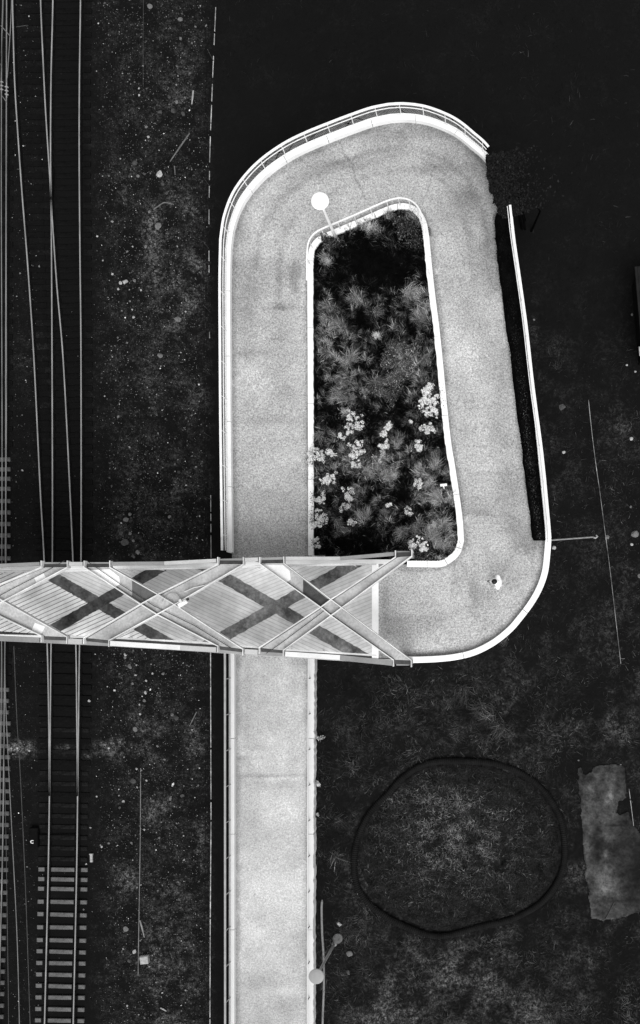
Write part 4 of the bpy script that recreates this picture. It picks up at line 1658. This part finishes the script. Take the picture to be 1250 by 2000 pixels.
# right hand fence
def thin_fence(tab, label, z=.9, posts=()):
    root = empty('wire_fence', GP(*tab[0]), label, 'fence')
    P = resample(catmull(tab, 8), 16)
    mb = MB()
    mb.bar([GP(*p, .12) for p in P], .026, .03)
    mb.build('rail', M['fence_dim'], root)
    for x, y in posts:
        p = GP(x, y)
        mb = MB()
        mb.tube([p, p + Vector((0, 0, .9))], .02, 6)
        mb.build('post', M['wire_dim'], root)
    return root


thin_fence([(1149, 782), (1155, 840), (1163, 905), (1171, 960), (1180, 1030), (1190, 1105), (1201, 1200), (1212, 1296)], 'thin pale fence line slanting down beyond the right wall', posts=[(1177, 990), (1192, 1109)])
thin_fence([(1228, 1540), (1233, 1580), (1237, 1612)], 'short pale fence line beside the stained concrete slab', posts=[(1230, 1560)])
# steel pole that sticks out from the right wall
a, b = W(1077, 1055, 2.1), W(1158, 1049, 2.1)
root = empty('steel_pole', a, 'thin grey steel pole lying out from the right wall to a hooked end', 'pole')
mb = MB()
mb.tube([a + Vector((-.3, 0, 0)), a, (a + b) / 2, b], .038, 8)
mb.build('shaft', M['wood'], root, True)
mb = MB()
mb.tube([b, W(1163, 1051, 2.12), W(1167, 1048, 2.1), W(1164, 1045, 2.1)], .045, 8)
mb.build('hook', M['rail_grey'], root, True)

# ---------------------------------------------------------------- rocks
ROCKS = []
for f0, oy, lst in ((2.7778, 0, [(815, 38, 26, 1), (980, 108, 24, 1), (1062, 145, 12, 1), (158, 88, 9, 2), (193, 520, 9, 2), (755, 480, 10, 2), (755, 517, 10, 2), (795, 690, 13, 1), (806, 744, 13, 2), (735, 885, 30, 0), (867, 945, 30, 2), (785, 945, 20, 0), (750, 957, 15, 1), (885, 1000, 20, 0), (862, 1230, 34, 1), (720, 1338, 9, 2), (790, 1340, 18, 1), (690, 1365, 11, 1), (610, 1487, 12, 2), (680, 1530, 26, 2), (655, 1536, 16, 2), (643, 1568, 13, 2), (730, 1524, 18, 1), (765, 1575, 10, 2), (725, 1722, 12, 2), (718, 1680, 9, 2), (968, 1735, 26, 1), (870, 1930, 26, 1), (960, 555, 15, 1), (980, 560, 17, 0), (940, 605, 24, 0), (995, 620, 18, 0), (870, 610, 22, 0), (920, 530, 14, 0), (905, 1050, 16, 0), (812, 1150, 14, 1), (110, 1483, 9, 1), (1005, 530, 10, 1), (755, 588, 9, 1)]),
                    (2.7778, 1000, [(705, 12, 16, 1), (685, 42, 22, 1), (660, 115, 22, 0), (708, 118, 18, 1), (680, 165, 34, 0), (725, 155, 14, 1), (750, 220, 22, 1), (725, 240, 20, 0), (680, 775, 18, 2), (705, 838, 24, 1), (680, 790, 16, 1), (885, 878, 12, 1), (920, 25, 18, 1), (620, 770, 9, 1), (740, 830, 9, 2)]),
                    (2.7778, 1300, [(737, 52, 11, 2), (793, 82, 11, 2), (720, 97, 14, 1), (828, 42, 11, 2), (887, 42, 13, 1), (790, 147, 14, 2), (783, 190, 17, 1), (757, 210, 11, 2), (760, 263, 11, 2), (735, 345, 22, 1), (485, 190, 16, 2), (670, 737, 13, 2), (525, 710, 10, 2), (742, 560, 13, 2), (745, 660, 11, 2), (795, 623, 10, 2), (925, 722, 15, 1), (990, 705, 18, 0), (893, 510, 13, 1), (552, 983, 11, 2), (783, 890, 10, 2), (713, 960, 11, 1), (590, 963, 12, 1), (685, 1427, 28, 1), (730, 1550, 18, 2), (705, 1600, 22, 0), (455, 1322, 10, 1), (468, 1076, 10, 2), (1000, 1053, 9, 2), (995, 922, 10, 2), (690, 1845, 8, 2), (785, 1910, 9, 1), (880, 1912, 9, 1), (725, 625, 26, 0), (650, 770, 14, 0), (855, 437, 12, 1), (935, 267, 14, 1), (960, 285, 20, 0), (480, 490, 15, 0), (590, 448, 10, 2), (160, 462, 10, 2)])):
    for x, y, d, k in lst:
        ROCKS.append((x / f0, oy + y / f0, d / f0, k))
ROCKS += [(1240, 1043, 13, 1), (1186, 1049, 7, 1), (1233, 857, 6, 2), (1101, 883, 5, 2), (1082, 1070, 7, 2), (1043, 625, 4, 1), (1234, 615, 5, 1), (1250, 1125, 8, 1), (1232, 990, 4, 1), (1098, 795, 11, 0), (1234, 1063, 5, 2), (1224, 713, 4, 2), (1241, 726, 4, 2),
          (684, 1862, 10, 1), (680, 1898, 9, 0), (663, 1805, 8, 2), (1130, 1485, 3, 1), (1212, 1495, 3, 2), (700, 1745, 4, 2), (960, 1872, 3, 1)]


def rock_mesh(seed, mat):
    r = random.Random(seed)
    bm = bmesh.new()
    bmesh.ops.create_icosphere(bm, subdivisions=2, radius=.5)
    ax = [Vector((r.gauss(0, 1), r.gauss(0, 1), r.gauss(0, 1))).normalized() for _ in range(9)]
    cut = [r.uniform(.26, .44) for _ in ax]
    for v in bm.verts:
        for a, c in zip(ax, cut):
            d = v.co.dot(a)
            if d > c:
                v.co -= a * (d - c)
        v.co += Vector((r.gauss(0, 1), r.gauss(0, 1), r.gauss(0, 1))) * .012
        v.co.z *= .6
    me = bpy.data.meshes.new('rock')
    bm.to_mesh(me)
    bm.free()
    me.materials.append(mat)
    return me


RM = {k: [rock_mesh(10 * k + i, M[m]) for i in range(7)] for k, m in enumerate(('rock_dark', 'rock_mid', 'rock'))}
SPECIAL = {30 / 2.7778 + 2000: ''}
for i, (x, y, d, k) in enumerate(ROCKS):
    o = bpy.data.objects.new('rock', RM[k][i % 7])
    COL.objects.link(o)
    g = GP(x, y)
    sc = max(d * H / F * 1.3, .11)
    o.location = g + Vector((0, 0, sc * .12))
    o.scale = (sc, sc * random.uniform(.75, 1.2), sc)
    o.rotation_euler = (random.uniform(-.2, .2), random.uniform(-.2, .2), random.uniform(0, 6.3))
    if x > 600:
        lab, grp = ('pale grey stone lying on the dark turf beyond the path', 'stones on the turf')
    elif k == 2:
        lab, grp = ('bright white stone lying on the black trackside ground', 'white stones on the trackside')
    elif k == 1:
        lab, grp = ('light grey rock lying on the trackside ground', 'grey rocks on the trackside')
    else:
        lab, grp = ('dark grey rock barely showing on the trackside ground', 'dark rocks on the trackside')
    if (x, y) == (867 / 2.7778, 945 / 2.7778):
        lab, grp = 'large white block beside the leaning stick on the trackside', None
    if (x, y, d) == (1240, 1043, 13):
        lab, grp = 'pale wedge shaped stone near the right edge beyond the fence', None
    tag(o, lab, 'rock', grp)

c = GP(790 / 2.7778, 1300 + 1590 / 2.7778)
mb = MB()
mb.box(c + Vector((0, 0, .12)), .42, .40, .3, .12, .04)
tag(mb.build('concrete_block', M['rock']), 'squarish pale concrete block near the end of the thin cable', 'concrete block')

STICKS = [((371, 261), (333, 317), .04, M['rock_mid'], 'long pale stick leaning diagonally beside the white block'),
          ((274, 1797), (283, 1830), .045, M['wood'], 'pale stick lying across the thin cable'),
          ((384.5, 1390), (371, 1418), .03, M['rock_mid'], 'thin pale stick near the wire fence below the bridge'),
          ((378, 178), (375.5, 205), .045, M['rock'], 'short white stick near the top of the trackside'),
          ((314, 1968), (326, 1974), .04, M['rock'], 'tiny white stick at the bottom of the trackside'),
          ((341, 325), (343, 343), .03, M['rock_mid'], 'forked dead twig right of the white block'),
          ((1215, 1698), (1218, 1697), .02, M['rock_mid'], 'small twig')]
for a, b, r, mt, lb in STICKS[:-1]:
    A, B_ = GP(*a, .04), GP(*b, .07)
    mid = (A + B_) / 2 + Vector((.01, .015, .01))
    mb = MB()
    mb.tube([A, mid, B_], [r * .8, r, r * .6], 7)
    tag(mb.build('stick', mt), lb, 'stick')

# loose chips: uncountable, one object per stretch of ground
n = 80000
px = RNG.uniform(2, 412, n)
py = RNG.uniform(0, 2000, n)
dn = vnoise(px / 30, py / 30, 91) * (.10 + .9 * smooth(170, 240, px) * (1 - smooth(380, 412, px))) + .12 * smooth(15, 30, px) * (1 - smooth(62, 82, px))
trk = ((px > 84) & (px < 176))
keep = (RNG.random(n) < dn * .95) & ~(trk & (RNG.random(n) < .93)) & ((py < 1085) | (py > 1265))
px, py = px[keep], py[keep]
n = len(px)
k0 = (H - .02) / F
c = np.stack([(px - NX) * k0, (NY - py) * k0, np.full(n, .03)], 1)
sh = np.clip(.040 * np.exp(RNG.normal(0, 1.15, n)), .006, .75)
v, f, s = leafcloud(c, .35, np.clip(.017 * np.exp(RNG.normal(0, .55, n)), .006, .10), sh, .8)
# give the chips a little body
top = v.copy()
pk = v.reshape(-1, 4, 3).mean(1) + np.array([0, 0, .025])
allv = np.vstack([v, pk])
q = f
t = []
for a_, b2_ in ((0, 1), (1, 2), (2, 3), (3, 0)):
    t.append(np.stack([q[:, a_], q[:, b2_], len(v) + np.arange(n)], 1))
o = mesh_np('gravel', allv, np.vstack(t), M['stone_chip'], shade=np.tile(s, 4))
tag(o, 'scattered pale gravel chips on the black trackside ground', 'gravel', kind='stuff')

# ---------------------------------------------------------------- grass of the right hand ground
n = 210000
px = RNG.uniform(612, 1250, n)
py = RNG.uniform(0, 2000, n)
px = np.where(py < 560, RNG.uniform(425, 1250, n), px)
inloop = (py < 1300) & (py > 190) & (px < interp_px([(190, 860), (230, 880), (300, 985), (400, 1012), (640, 1040), (1004, 1082), (1060, 1086), (1120, 1074), (1177, 1050), (1231, 1008), (1274, 940), (1300, 800)], py))
dens = vnoise(px / 45, py / 45, 71)
amt = .16 + .80 * smooth(1290, 1340, py) * (1 - .75 * smooth(1000, 1120, px) * (1 - smooth(1850, 1950, py)))
hoop = ((px - 898) / 205) ** 2 + ((py - 1655) / 172) ** 2
keep = ~inloop & (RNG.random(n) < np.clip(dens * 1.7 - .35, 0, 1) * amt) & (hoop > 1.08) & ~((px > 1128) & (px < 1245) & (py > 1490) & (py < 1800)) & ~((px < 900) & (py < 1300) & (py > 190)) & ~((px < 640) & (py > 180) & (py < 600))
px, py = px[keep], py[keep]
n = len(px)
B = ground_many(px, py)
br = np.exp(RNG.normal(0, .7, n)) * (.4 + 1.3 * vnoise(px / 60, py / 60, 72))
sh = np.clip((.013 + .026 * smooth(560, 900, py) * smooth(600, 900, py + (px - 1000) * .5)) * br * np.clip(2.6 * vnoise(px / 34, py / 34, 75) - .6, .2, 2), .005, .3)
az = 2 * math.pi * vnoise(px / 50, py / 50, 73) * 2 + RNG.normal(0, .6, n)
v, f, s = blades(B, RNG.uniform(.12, .36, n), RNG.uniform(.006, .013, n), az, RNG.uniform(.5, 1.3, n), sh)
o = mesh_np('grass', v, f, M['grass'], shade=s)
tag(o, 'dark rough grass over the ground right of the straight path', 'grass', kind='stuff')

SWEEP = [(905, 1345, .8, .04), (960, 1400, .9, .045), (980, 1420, .8, .05), (940, 1385, .8, .035), (655, 1670, .7, .05), (660, 1600, .6, .03), (930, 1330, .6, .03), (690, 1500, .6, .03), (1090, 720, .5, .02), (985, 1255, .5, .04),
         (760, 1350, .6, .02), (830, 1380, .6, .022), (710, 1420, .6, .02), (1000, 1290, .5, .025)]
for (a, b, r, s_) in SWEEP:
    tussock('grass_tussock', GP(a, b), r, 130, s_, 'long swept tussock of grass on the dark ground outside the loop', group='grass tussocks outside the loop')

# ---------------------------------------------------------------- straw mound inside a ring of black corrugated pipe
HOSE = [(870, 1486), (922, 1487), (964, 1491), (1005.6, 1504), (1047, 1530), (1078, 1566), (1097, 1608), (1103, 1660), (1097, 1702), (1078, 1738), (1047, 1769), (995, 1795), (938, 1808), (881, 1824), (844, 1826), (803, 1813), (756, 1790), (717, 1759), (696, 1722), (692.6, 1681), (699, 1639), (720, 1592), (756, 1551), (792, 1514), (829, 1492.6)]
HC = catmull(HOSE + HOSE[:3], 10)[10:-11]
HC = resample(np.vstack([HC, HC[:1]]), 900)[:-1]
mb = MB()
P = [GP(x, y, .12) for x, y in HC]
mb.tube(P, [.16 if (i % 3) else .125 for i in range(len(P))], 12, close=True)
tag(mb.build('drain_pipe', M['black_pipe']), 'black corrugated drain pipe laid in a big closed ring round the straw', 'pipe')


def mound_z(px, py):
    r = np.sqrt(((px - 898) / 200) ** 2 + ((py - 1655) / 168) ** 2)
    return .38 * np.clip(1 - r ** 2, 0, 1) * (.7 + .6 * vnoise(px / 40, py / 40, 55))


mv, mf = [], []
NR, NA = 22, 72
for i in range(NR + 1):
    for j in range(NA):
        t = 2 * math.pi * j / NA
        x, y = 898 + 200 * (i / NR) * math.cos(t), 1655 + 166 * (i / NR) * math.sin(t)
        p = GP(x, y)
        mv.append((p.x, p.y, p.z + .02 + float(mound_z(x, y))))
for i in range(NR):
    for j in range(NA):
        k = (j + 1) % NA
        mf.append((i * NA + j, i * NA + k, (i + 1) * NA + k, (i + 1) * NA + j))
mm = mottled('straw_soil', .011, .5, 2.2, 16, .7, 1, 0)
o = mesh_np('straw_heap', mv, mf, mm, smoothed=True)
tag(o, 'low mound of cut straw and soil inside the pipe ring', 'straw heap', kind='stuff')
n = 42000
a = RNG.uniform(0, 2 * math.pi, n)
r = np.sqrt(RNG.random(n))
px, py = 898 + 192 * r * np.cos(a), 1655 + 158 * r * np.sin(a)
ctr = np.exp(-((px - 890) / 110) ** 2 - ((py - 1640) / 85) ** 2) + .5 * np.exp(-((px - 850) / 90) ** 2 - ((py - 1570) / 40) ** 2)
holes = np.zeros(n)
for hx, hy, hr, hs in ((860, 1638, 16, 9), (875, 1682, 6, 12), (907, 1682, 6, 12), (970, 1690, 8, 14), (845, 1590, 40, 6), (920, 1520, 60, 8), (985, 1640, 8, 60), (840, 1650, 20, 8), (922, 1640, 10, 8), (1010, 1540, 40, 10), (935, 1670, 8, 8)):
    holes += np.exp(-((px - hx) / hr) ** 2 - ((py - hy) / hs) ** 2)
keep = RNG.random(n) < np.clip(.35 + .55 * ctr, 0, 1) * (.3 + vnoise(px / 16, py / 16, 81)) * np.clip(1 - holes * 1.2, 0, 1)
px, py, ctr = px[keep], py[keep], ctr[keep]
n = len(px)
B = ground_many(px, py)
B[:, 2] += mound_z(px, py) + RNG.uniform(.02, .06, n)
sw = np.clip(2.4 * vnoise(px / 26 + py / 60, py / 9 - px / 40, 83) - .6, .2, 2)
sh = np.clip((.020 + .095 * ctr) * sw * np.exp(RNG.normal(0, .85, n)), .006, .4)
v, f, s = blades(B, RNG.uniform(.07, .24, n), RNG.uniform(.007, .015, n), RNG.uniform(0, 6.3, n), RNG.uniform(1.2, 1.6, n), sh, .1)
o = mesh_np('straw', v, f, M['straw'], shade=s)
tag(o, 'loose pale straw stalks strewn over the mound in the pipe ring', 'straw', kind='stuff')

# ---------------------------------------------------------------- stained concrete slab
SL = [(1128, 1502), (1135, 1500), (1140, 1512), (1157, 1508), (1158, 1500), (1168, 1494), (1182, 1495), (1196, 1492), (1212, 1494), (1220, 1500), (1224, 1560), (1208, 1565), (1203, 1588), (1210, 1592), (1228, 1586), (1236, 1610), (1246, 1620), (1256, 1640), (1260, 1780), (1236, 1784), (1210, 1793), (1180, 1798), (1156, 1793), (1152, 1770), (1150, 1730), (1142, 1715), (1145, 1690), (1139, 1670), (1138, 1640), (1136, 1600), (1133, 1560), (1130, 1530)]
sx0, sx1, sy0, sy1 = 1124, 1264, 1488, 1802
NXS, NYS = 90, 200
xs = np.linspace(sx0, sx1, NXS)
ysl = np.linspace(sy0, sy1, NYS)
SX, SY = np.meshgrid(xs, ysl, indexing='ij')
SLr = resample(np.array(SL + SL[:1], float), 160)
SLr[1:-1] += np.random.default_rng(3).normal(0, .9, SLr[1:-1].shape)
tn = np.ones(SX.shape)
for cx, cy, rx, ry, am in ((1192, 1553, 6, 11, 2.0), (1188, 1566, 9, 3.5, 1.8), (1150, 1550, 10, 20, .6), (1180, 1510, 30, 14, .3), (1186, 1660, 8, 24, .7), (1186, 1740, 14, 24, .8), (1183, 1672, 5, 5, 1.2), (1146, 1655, 8, 10, .7), (1155, 1765, 10, 30, .1), (1210, 1640, 20, 50, -.5), (1165, 1650, 8, 40, -.5), (1244, 1700, 30, 110, -.82), (1225, 1500, 20, 30, -.4), (1132, 1600, 5, 120, -.4), (1190, 1760, 40, 4, -.5), (1195, 1612, 20, 3, -.5), (1168, 1620, 6, 8, -.4), (1225, 1520, 10, 30, -.3)):
    tn += am * np.exp(-((SX - cx) / rx) ** 2 - ((SY - cy) / ry) ** 2)
vv = np.zeros((NXS, NYS, 3))
for i in range(NXS):
    for j in range(NYS):
        z = 1.86
        p = W(SX[i, j], SY[i, j], z)
        gz = float(ground_z(p.x, p.y))
        vv[i, j] = (p.x, p.y, gz + .03)
mid = in_poly((SX[:-1, :-1] + SX[1:, 1:]).ravel() / 2, (SY[:-1, :-1] + SY[1:, 1:]).ravel() / 2, SLr)
bb = (np.arange(NXS - 1)[:, None] * NYS + np.arange(NYS - 1)[None, :]).ravel()[mid]
fc = np.stack([bb, bb + 1, bb + NYS + 1, bb + NYS], 1)
o = mesh_np('concrete_slab', vv.reshape(-1, 3), fc, slab_mat(), vattr={'tone': tn})
md = o.modifiers.new('thickness', 'SOLIDIFY')
md.thickness = .04
md.offset = -1 if False else 1
md.offset = 0
tag(o, 'worn grey concrete slab with pale stains and broken edges near the right edge', 'concrete slab')
mb = MB()
mb.tube([GP(1182, 1795, .1), GP(1190, 1780, .11), GP(1199, 1762, .1)], .02, 6)
tag(mb.build('stick', M['rock_dark']), 'thin stick lying on the lower end of the concrete slab', 'stick')

# long pale hose along the grass side of the path, crossed by the grey lamp
mb = MB()
mb.tube([GP(x, y, .05) for x, y in catmull([(629.5, 1757), (628.5, 1775), (629.5, 1820), (632, 1860), (633, 1900), (632.5, 1940), (630.5, 2000), (631, 2100)], 8)], [.03] * 2 + [.055] * 55, 8)
tag(mb.build('hose', M['hose']), 'pale hose lying on the grass beside the straight path and grey lamp', 'hose')
# dark sheet roof that just enters the frame at the right edge
root = empty('shed', GP(1290, 605), 'dark grey shed whose flat roof just enters at the right edge', 'shed')
a, b = W(1237, 520, 4.0), W(1252, 694, 4.0)
mb = MB()
ln = (a - b).length
ang = math.atan2(a.y - b.y, a.x - b.x) - math.pi / 2
ctr_ = (a + b) / 2 + Vector((1.55, .1, 0))
mb.box(ctr_, 3.0, ln, .12, ang, .02)
for k in range(9):
    mb.box(ctr_ + Matrix.Rotation(ang, 3, 'Z') @ Vector((-1.35 + k * .33, 0, .075)), .05, ln * .98, .03, ang)
mb.build('roof', M['shed'], root)
mb = MB()
mb.box(ctr_ + Vector((0, 0, -1.15)), 2.7, ln - .3, 2.2, ang)
mb.build('wall', M['timber'], root)
c = W(1249, 686, 4.1)
mb = MB()
mb.box(c + Vector((.1, 0, .02)), .25, .42, .1, ang, .01)
mb.build('vent', M['rock'], root)


# ---------------------------------------------------------------- the person walking onto the bridge
def skin(name, pts, edges, radii, mat, parent, sub=2):
    me = bpy.data.meshes.new(name)
    me.from_pydata([tuple(p) for p in pts], edges, [])
    o = bpy.data.objects.new(name, me)
    COL.objects.link(o)
    o.parent = parent
    md = o.modifiers.new('skin', 'SKIN')
    md.use_smooth_shade = True
    for i, r in enumerate(radii):
        r = r if hasattr(r, '__len__') else (r, r)
        me.skin_vertices[0].data[i].radius = r
    me.skin_vertices[0].data[0].use_root = True
    sd = o.modifiers.new('smooth', 'SUBSURF')
    sd.levels = sd.render_levels = sub
    me.materials.append(mat)
    return o


feet = W(963, 1134, 9.05)
PER = empty('person', Vector((feet.x + .06, feet.y - .04, 7.4)), 'person with dark hair in a white jacket walking toward the bridge', 'person')
# local axes: the walker faces -x; y to the sides
hip = Vector((.10, 0, .92))
J = [hip, Vector((.11, 0, 1.10)), Vector((.10, 0, 1.30)), Vector((.06, 0, 1.43)), Vector((.015, 0, 1.52)), Vector((-.01, 0, 1.60)), Vector((-.015, 0, 1.70)),
     Vector((.11, .19, 1.40)), Vector((.15, .25, 1.16)), Vector((.02, .24, 1.00)),
     Vector((.11, -.19, 1.40)), Vector((.13, -.25, 1.15)), Vector((-.03, -.22, 1.04)),
     Vector((.09, .09, .86)), Vector((-.08, .09, .50)), Vector((-.17, .09, .10)), Vector((-.30, .09, .05)),
     Vector((.11, -.09, .86)), Vector((.14, -.09, .50)), Vector((.27, -.09, .14)), Vector((.19, -.09, .05))]
E = [(0, 1), (1, 2), (2, 3), (3, 4), (4, 5), (5, 6), (3, 7), (7, 8), (8, 9), (3, 10), (10, 11), (11, 12), (0, 13), (13, 14), (14, 15), (15, 16), (0, 17), (17, 18), (18, 19), (19, 20)]
Rr = [(.12, .15), (.10, .12), (.09, .11), (.07, .08), .05, .085, .07, .05, .045, .03, .06, .045, .03, .085, .06, .04, .035, .085, .06, .04, .035]
body = skin('body', J, E, Rr, M['skin'], PER)
mb = MB()
off = Vector(PER.location)
rings = []
for z, cx, rx, ry in ((.82, .12, .15, .20), (.98, .13, .155, .20), (1.2, .15, .165, .22), (1.34, .145, .165, .245), (1.43, .12, .14, .225), (1.48, .09, .105, .16), (1.53, .06, .08, .09), (1.56, .05, .07, .075)):
    rings.append([off + Vector((cx + rx * math.cos(t), ry * math.sin(t), z)) for t in np.linspace(0, 2 * math.pi, 21)[:-1]])
mb.ring_tube(rings)
for k in (7, 10):
    mb.tube([off + (J[k] * .8 + J[3] * .2), off + J[k] + Vector((.02, 0, 0)), off + J[k + 1], off + J[k + 2] + Vector((.03, 0, .02))], [.105, .11, .09, .06], 12)
mb.tube([off + Vector((.10, 0, 1.42)), off + Vector((.15, 0, 1.47)), off + Vector((.17, 0, 1.42))], [.08, .10, .07], 12)
o = mb.build('jacket', M['jacket'], PER, True)
md = o.modifiers.new('fuse', 'REMESH')
md.mode = 'VOXEL'
md.voxel_size = .018
md.use_smooth_shade = True
skin('trousers', [J[0] + Vector((0, 0, -.04)), J[13], J[14], J[15] + Vector((0, 0, .03)), J[17], J[18], J[19]], [(0, 1), (1, 2), (2, 3), (0, 4), (4, 5), (5, 6)], [(.14, .16), .10, .085, .075, .10, .085, .07], M['trousers'], PER)
skin('shoe', [Vector((-.15, .09, .06)), Vector((-.24, .09, .055)), Vector((-.34, .09, .045))], [(0, 1), (1, 2)], [(.055, .055), (.052, .05), (.045, .035)], M['black_cloth'], PER)
skin('shoe', [Vector((.29, -.09, .13)), Vector((.23, -.09, .08)), Vector((.15, -.09, .045))], [(0, 1), (1, 2)], [(.05, .05), (.05, .05), (.045, .035)], M['black_cloth'], PER)
# hair cap, ears, nose
bm = bmesh.new()
bmesh.ops.create_uvsphere(bm, u_segments=20, v_segments=12, radius=.112)
for v in bm.verts:
    v.co.x *= 1.08
    if v.co.x < -.055 and v.co.z < .02:
        v.co.x = -.055
    if v.co.z < -.03:
        v.co.z = -.03 - (v.co.z + .03) * -.8
me = bpy.data.meshes.new('hair')
bm.to_mesh(me)
bm.free()
me.materials.append(M['hair'])
for p in me.polygons:
    p.use_smooth = True
o = bpy.data.objects.new('hair', me)
COL.objects.link(o)
o.parent = PER
o.location = (-.005, 0, 1.70)
mb = MB()
off = Vector(PER.location)
mb.tube([off + Vector((-.085, 0, 1.64)), off + Vector((-.125, 0, 1.60)), off + Vector((-.09, 0, 1.585))], [.012, .016, .008], 6)
mb.build('nose', M['skin'], body if False else PER)
# hands with five fingers, loosely curled round a phone
for s, w in ((1, J[9]), (-1, J[12])):
    pts = [w, w + Vector((-.055, -s * .01, -.015)), w + Vector((-.09, -s * .015, -.02))]
    ed = [(0, 1), (1, 2)]
    rd = [(.026, .03), (.018, .038), (.014, .036)]
    for k in range(4):
        b0 = len(pts)
        yo = (k - 1.5) * .019
        ln = (.062, .072, .068, .052)[k]
        pts += [pts[2] + Vector((-.005, yo, 0)), pts[2] + Vector((-.005 - ln * .55, yo, -.012)), pts[2] + Vector((-.005 - ln * .8, yo, -.045))]
        ed += [(2, b0), (b0, b0 + 1), (b0 + 1, b0 + 2)]
        rd += [.009, .0085, .0075]
    b0 = len(pts)
    pts += [w + Vector((-.03, -s * .045, -.01)), w + Vector((-.065, -s * .058, -.02))]
    ed += [(1, b0), (b0, b0 + 1)]
    rd += [.011, .009]
    skin('hand', pts, ed, rd, M['skin'], PER, 1)

# ---------------------------------------------------------------- light, sky, camera
world = bpy.data.worlds.new('World')
S.world = world
world.use_nodes = True
nt = world.node_tree
bg = nt.nodes['Background']
sky = nt.nodes.new('ShaderNodeTexSky')
sky.sky_type = 'NISHITA'
sky.sun_disc = False
SUN_EL, SUN_AZ = math.radians(60), math.radians(163)
sky.sun_elevation = SUN_EL
sky.sun_rotation = SUN_AZ
bw = nt.nodes.new('ShaderNodeRGBToBW')
nt.links.new(sky.outputs[0], bw.inputs[0])
nt.links.new(bw.outputs[0], bg.inputs['Color'])
bg.inputs['Strength'].default_value = 0.15
L = bpy.data.lights.new('sun', 'SUN')
L.energy = 1.5
L.angle = math.radians(40)
sun = bpy.data.objects.new('sun', L)
COL.objects.link(sun)
d = Vector((math.sin(SUN_AZ) * math.cos(SUN_EL), math.cos(SUN_AZ) * math.cos(SUN_EL), math.sin(SUN_EL)))
sun.rotation_euler = d.to_track_quat('Z', 'Y').to_euler()
sun.location = (0, 0, 60)

cam = bpy.data.cameras.new('camera')
cam.sensor_fit = 'VERTICAL'
cam.sensor_height = 36
cam.sensor_width = 22.5
cam.lens = F / 2000 * 36
cam.shift_x = -(NX - 625) / 2000
cam.shift_y = (NY - 1000) / 2000
cam.clip_end = 500
co_ = bpy.data.objects.new('camera', cam)
co_.location = (0, 0, H)
COL.objects.link(co_)
S.camera = co_
S.view_settings.view_transform = 'Standard'
S.view_settings.look = 'None'
S.view_settings.exposure = 0.75
S.view_settings.gamma = 1.0
S.render.film_transparent = False
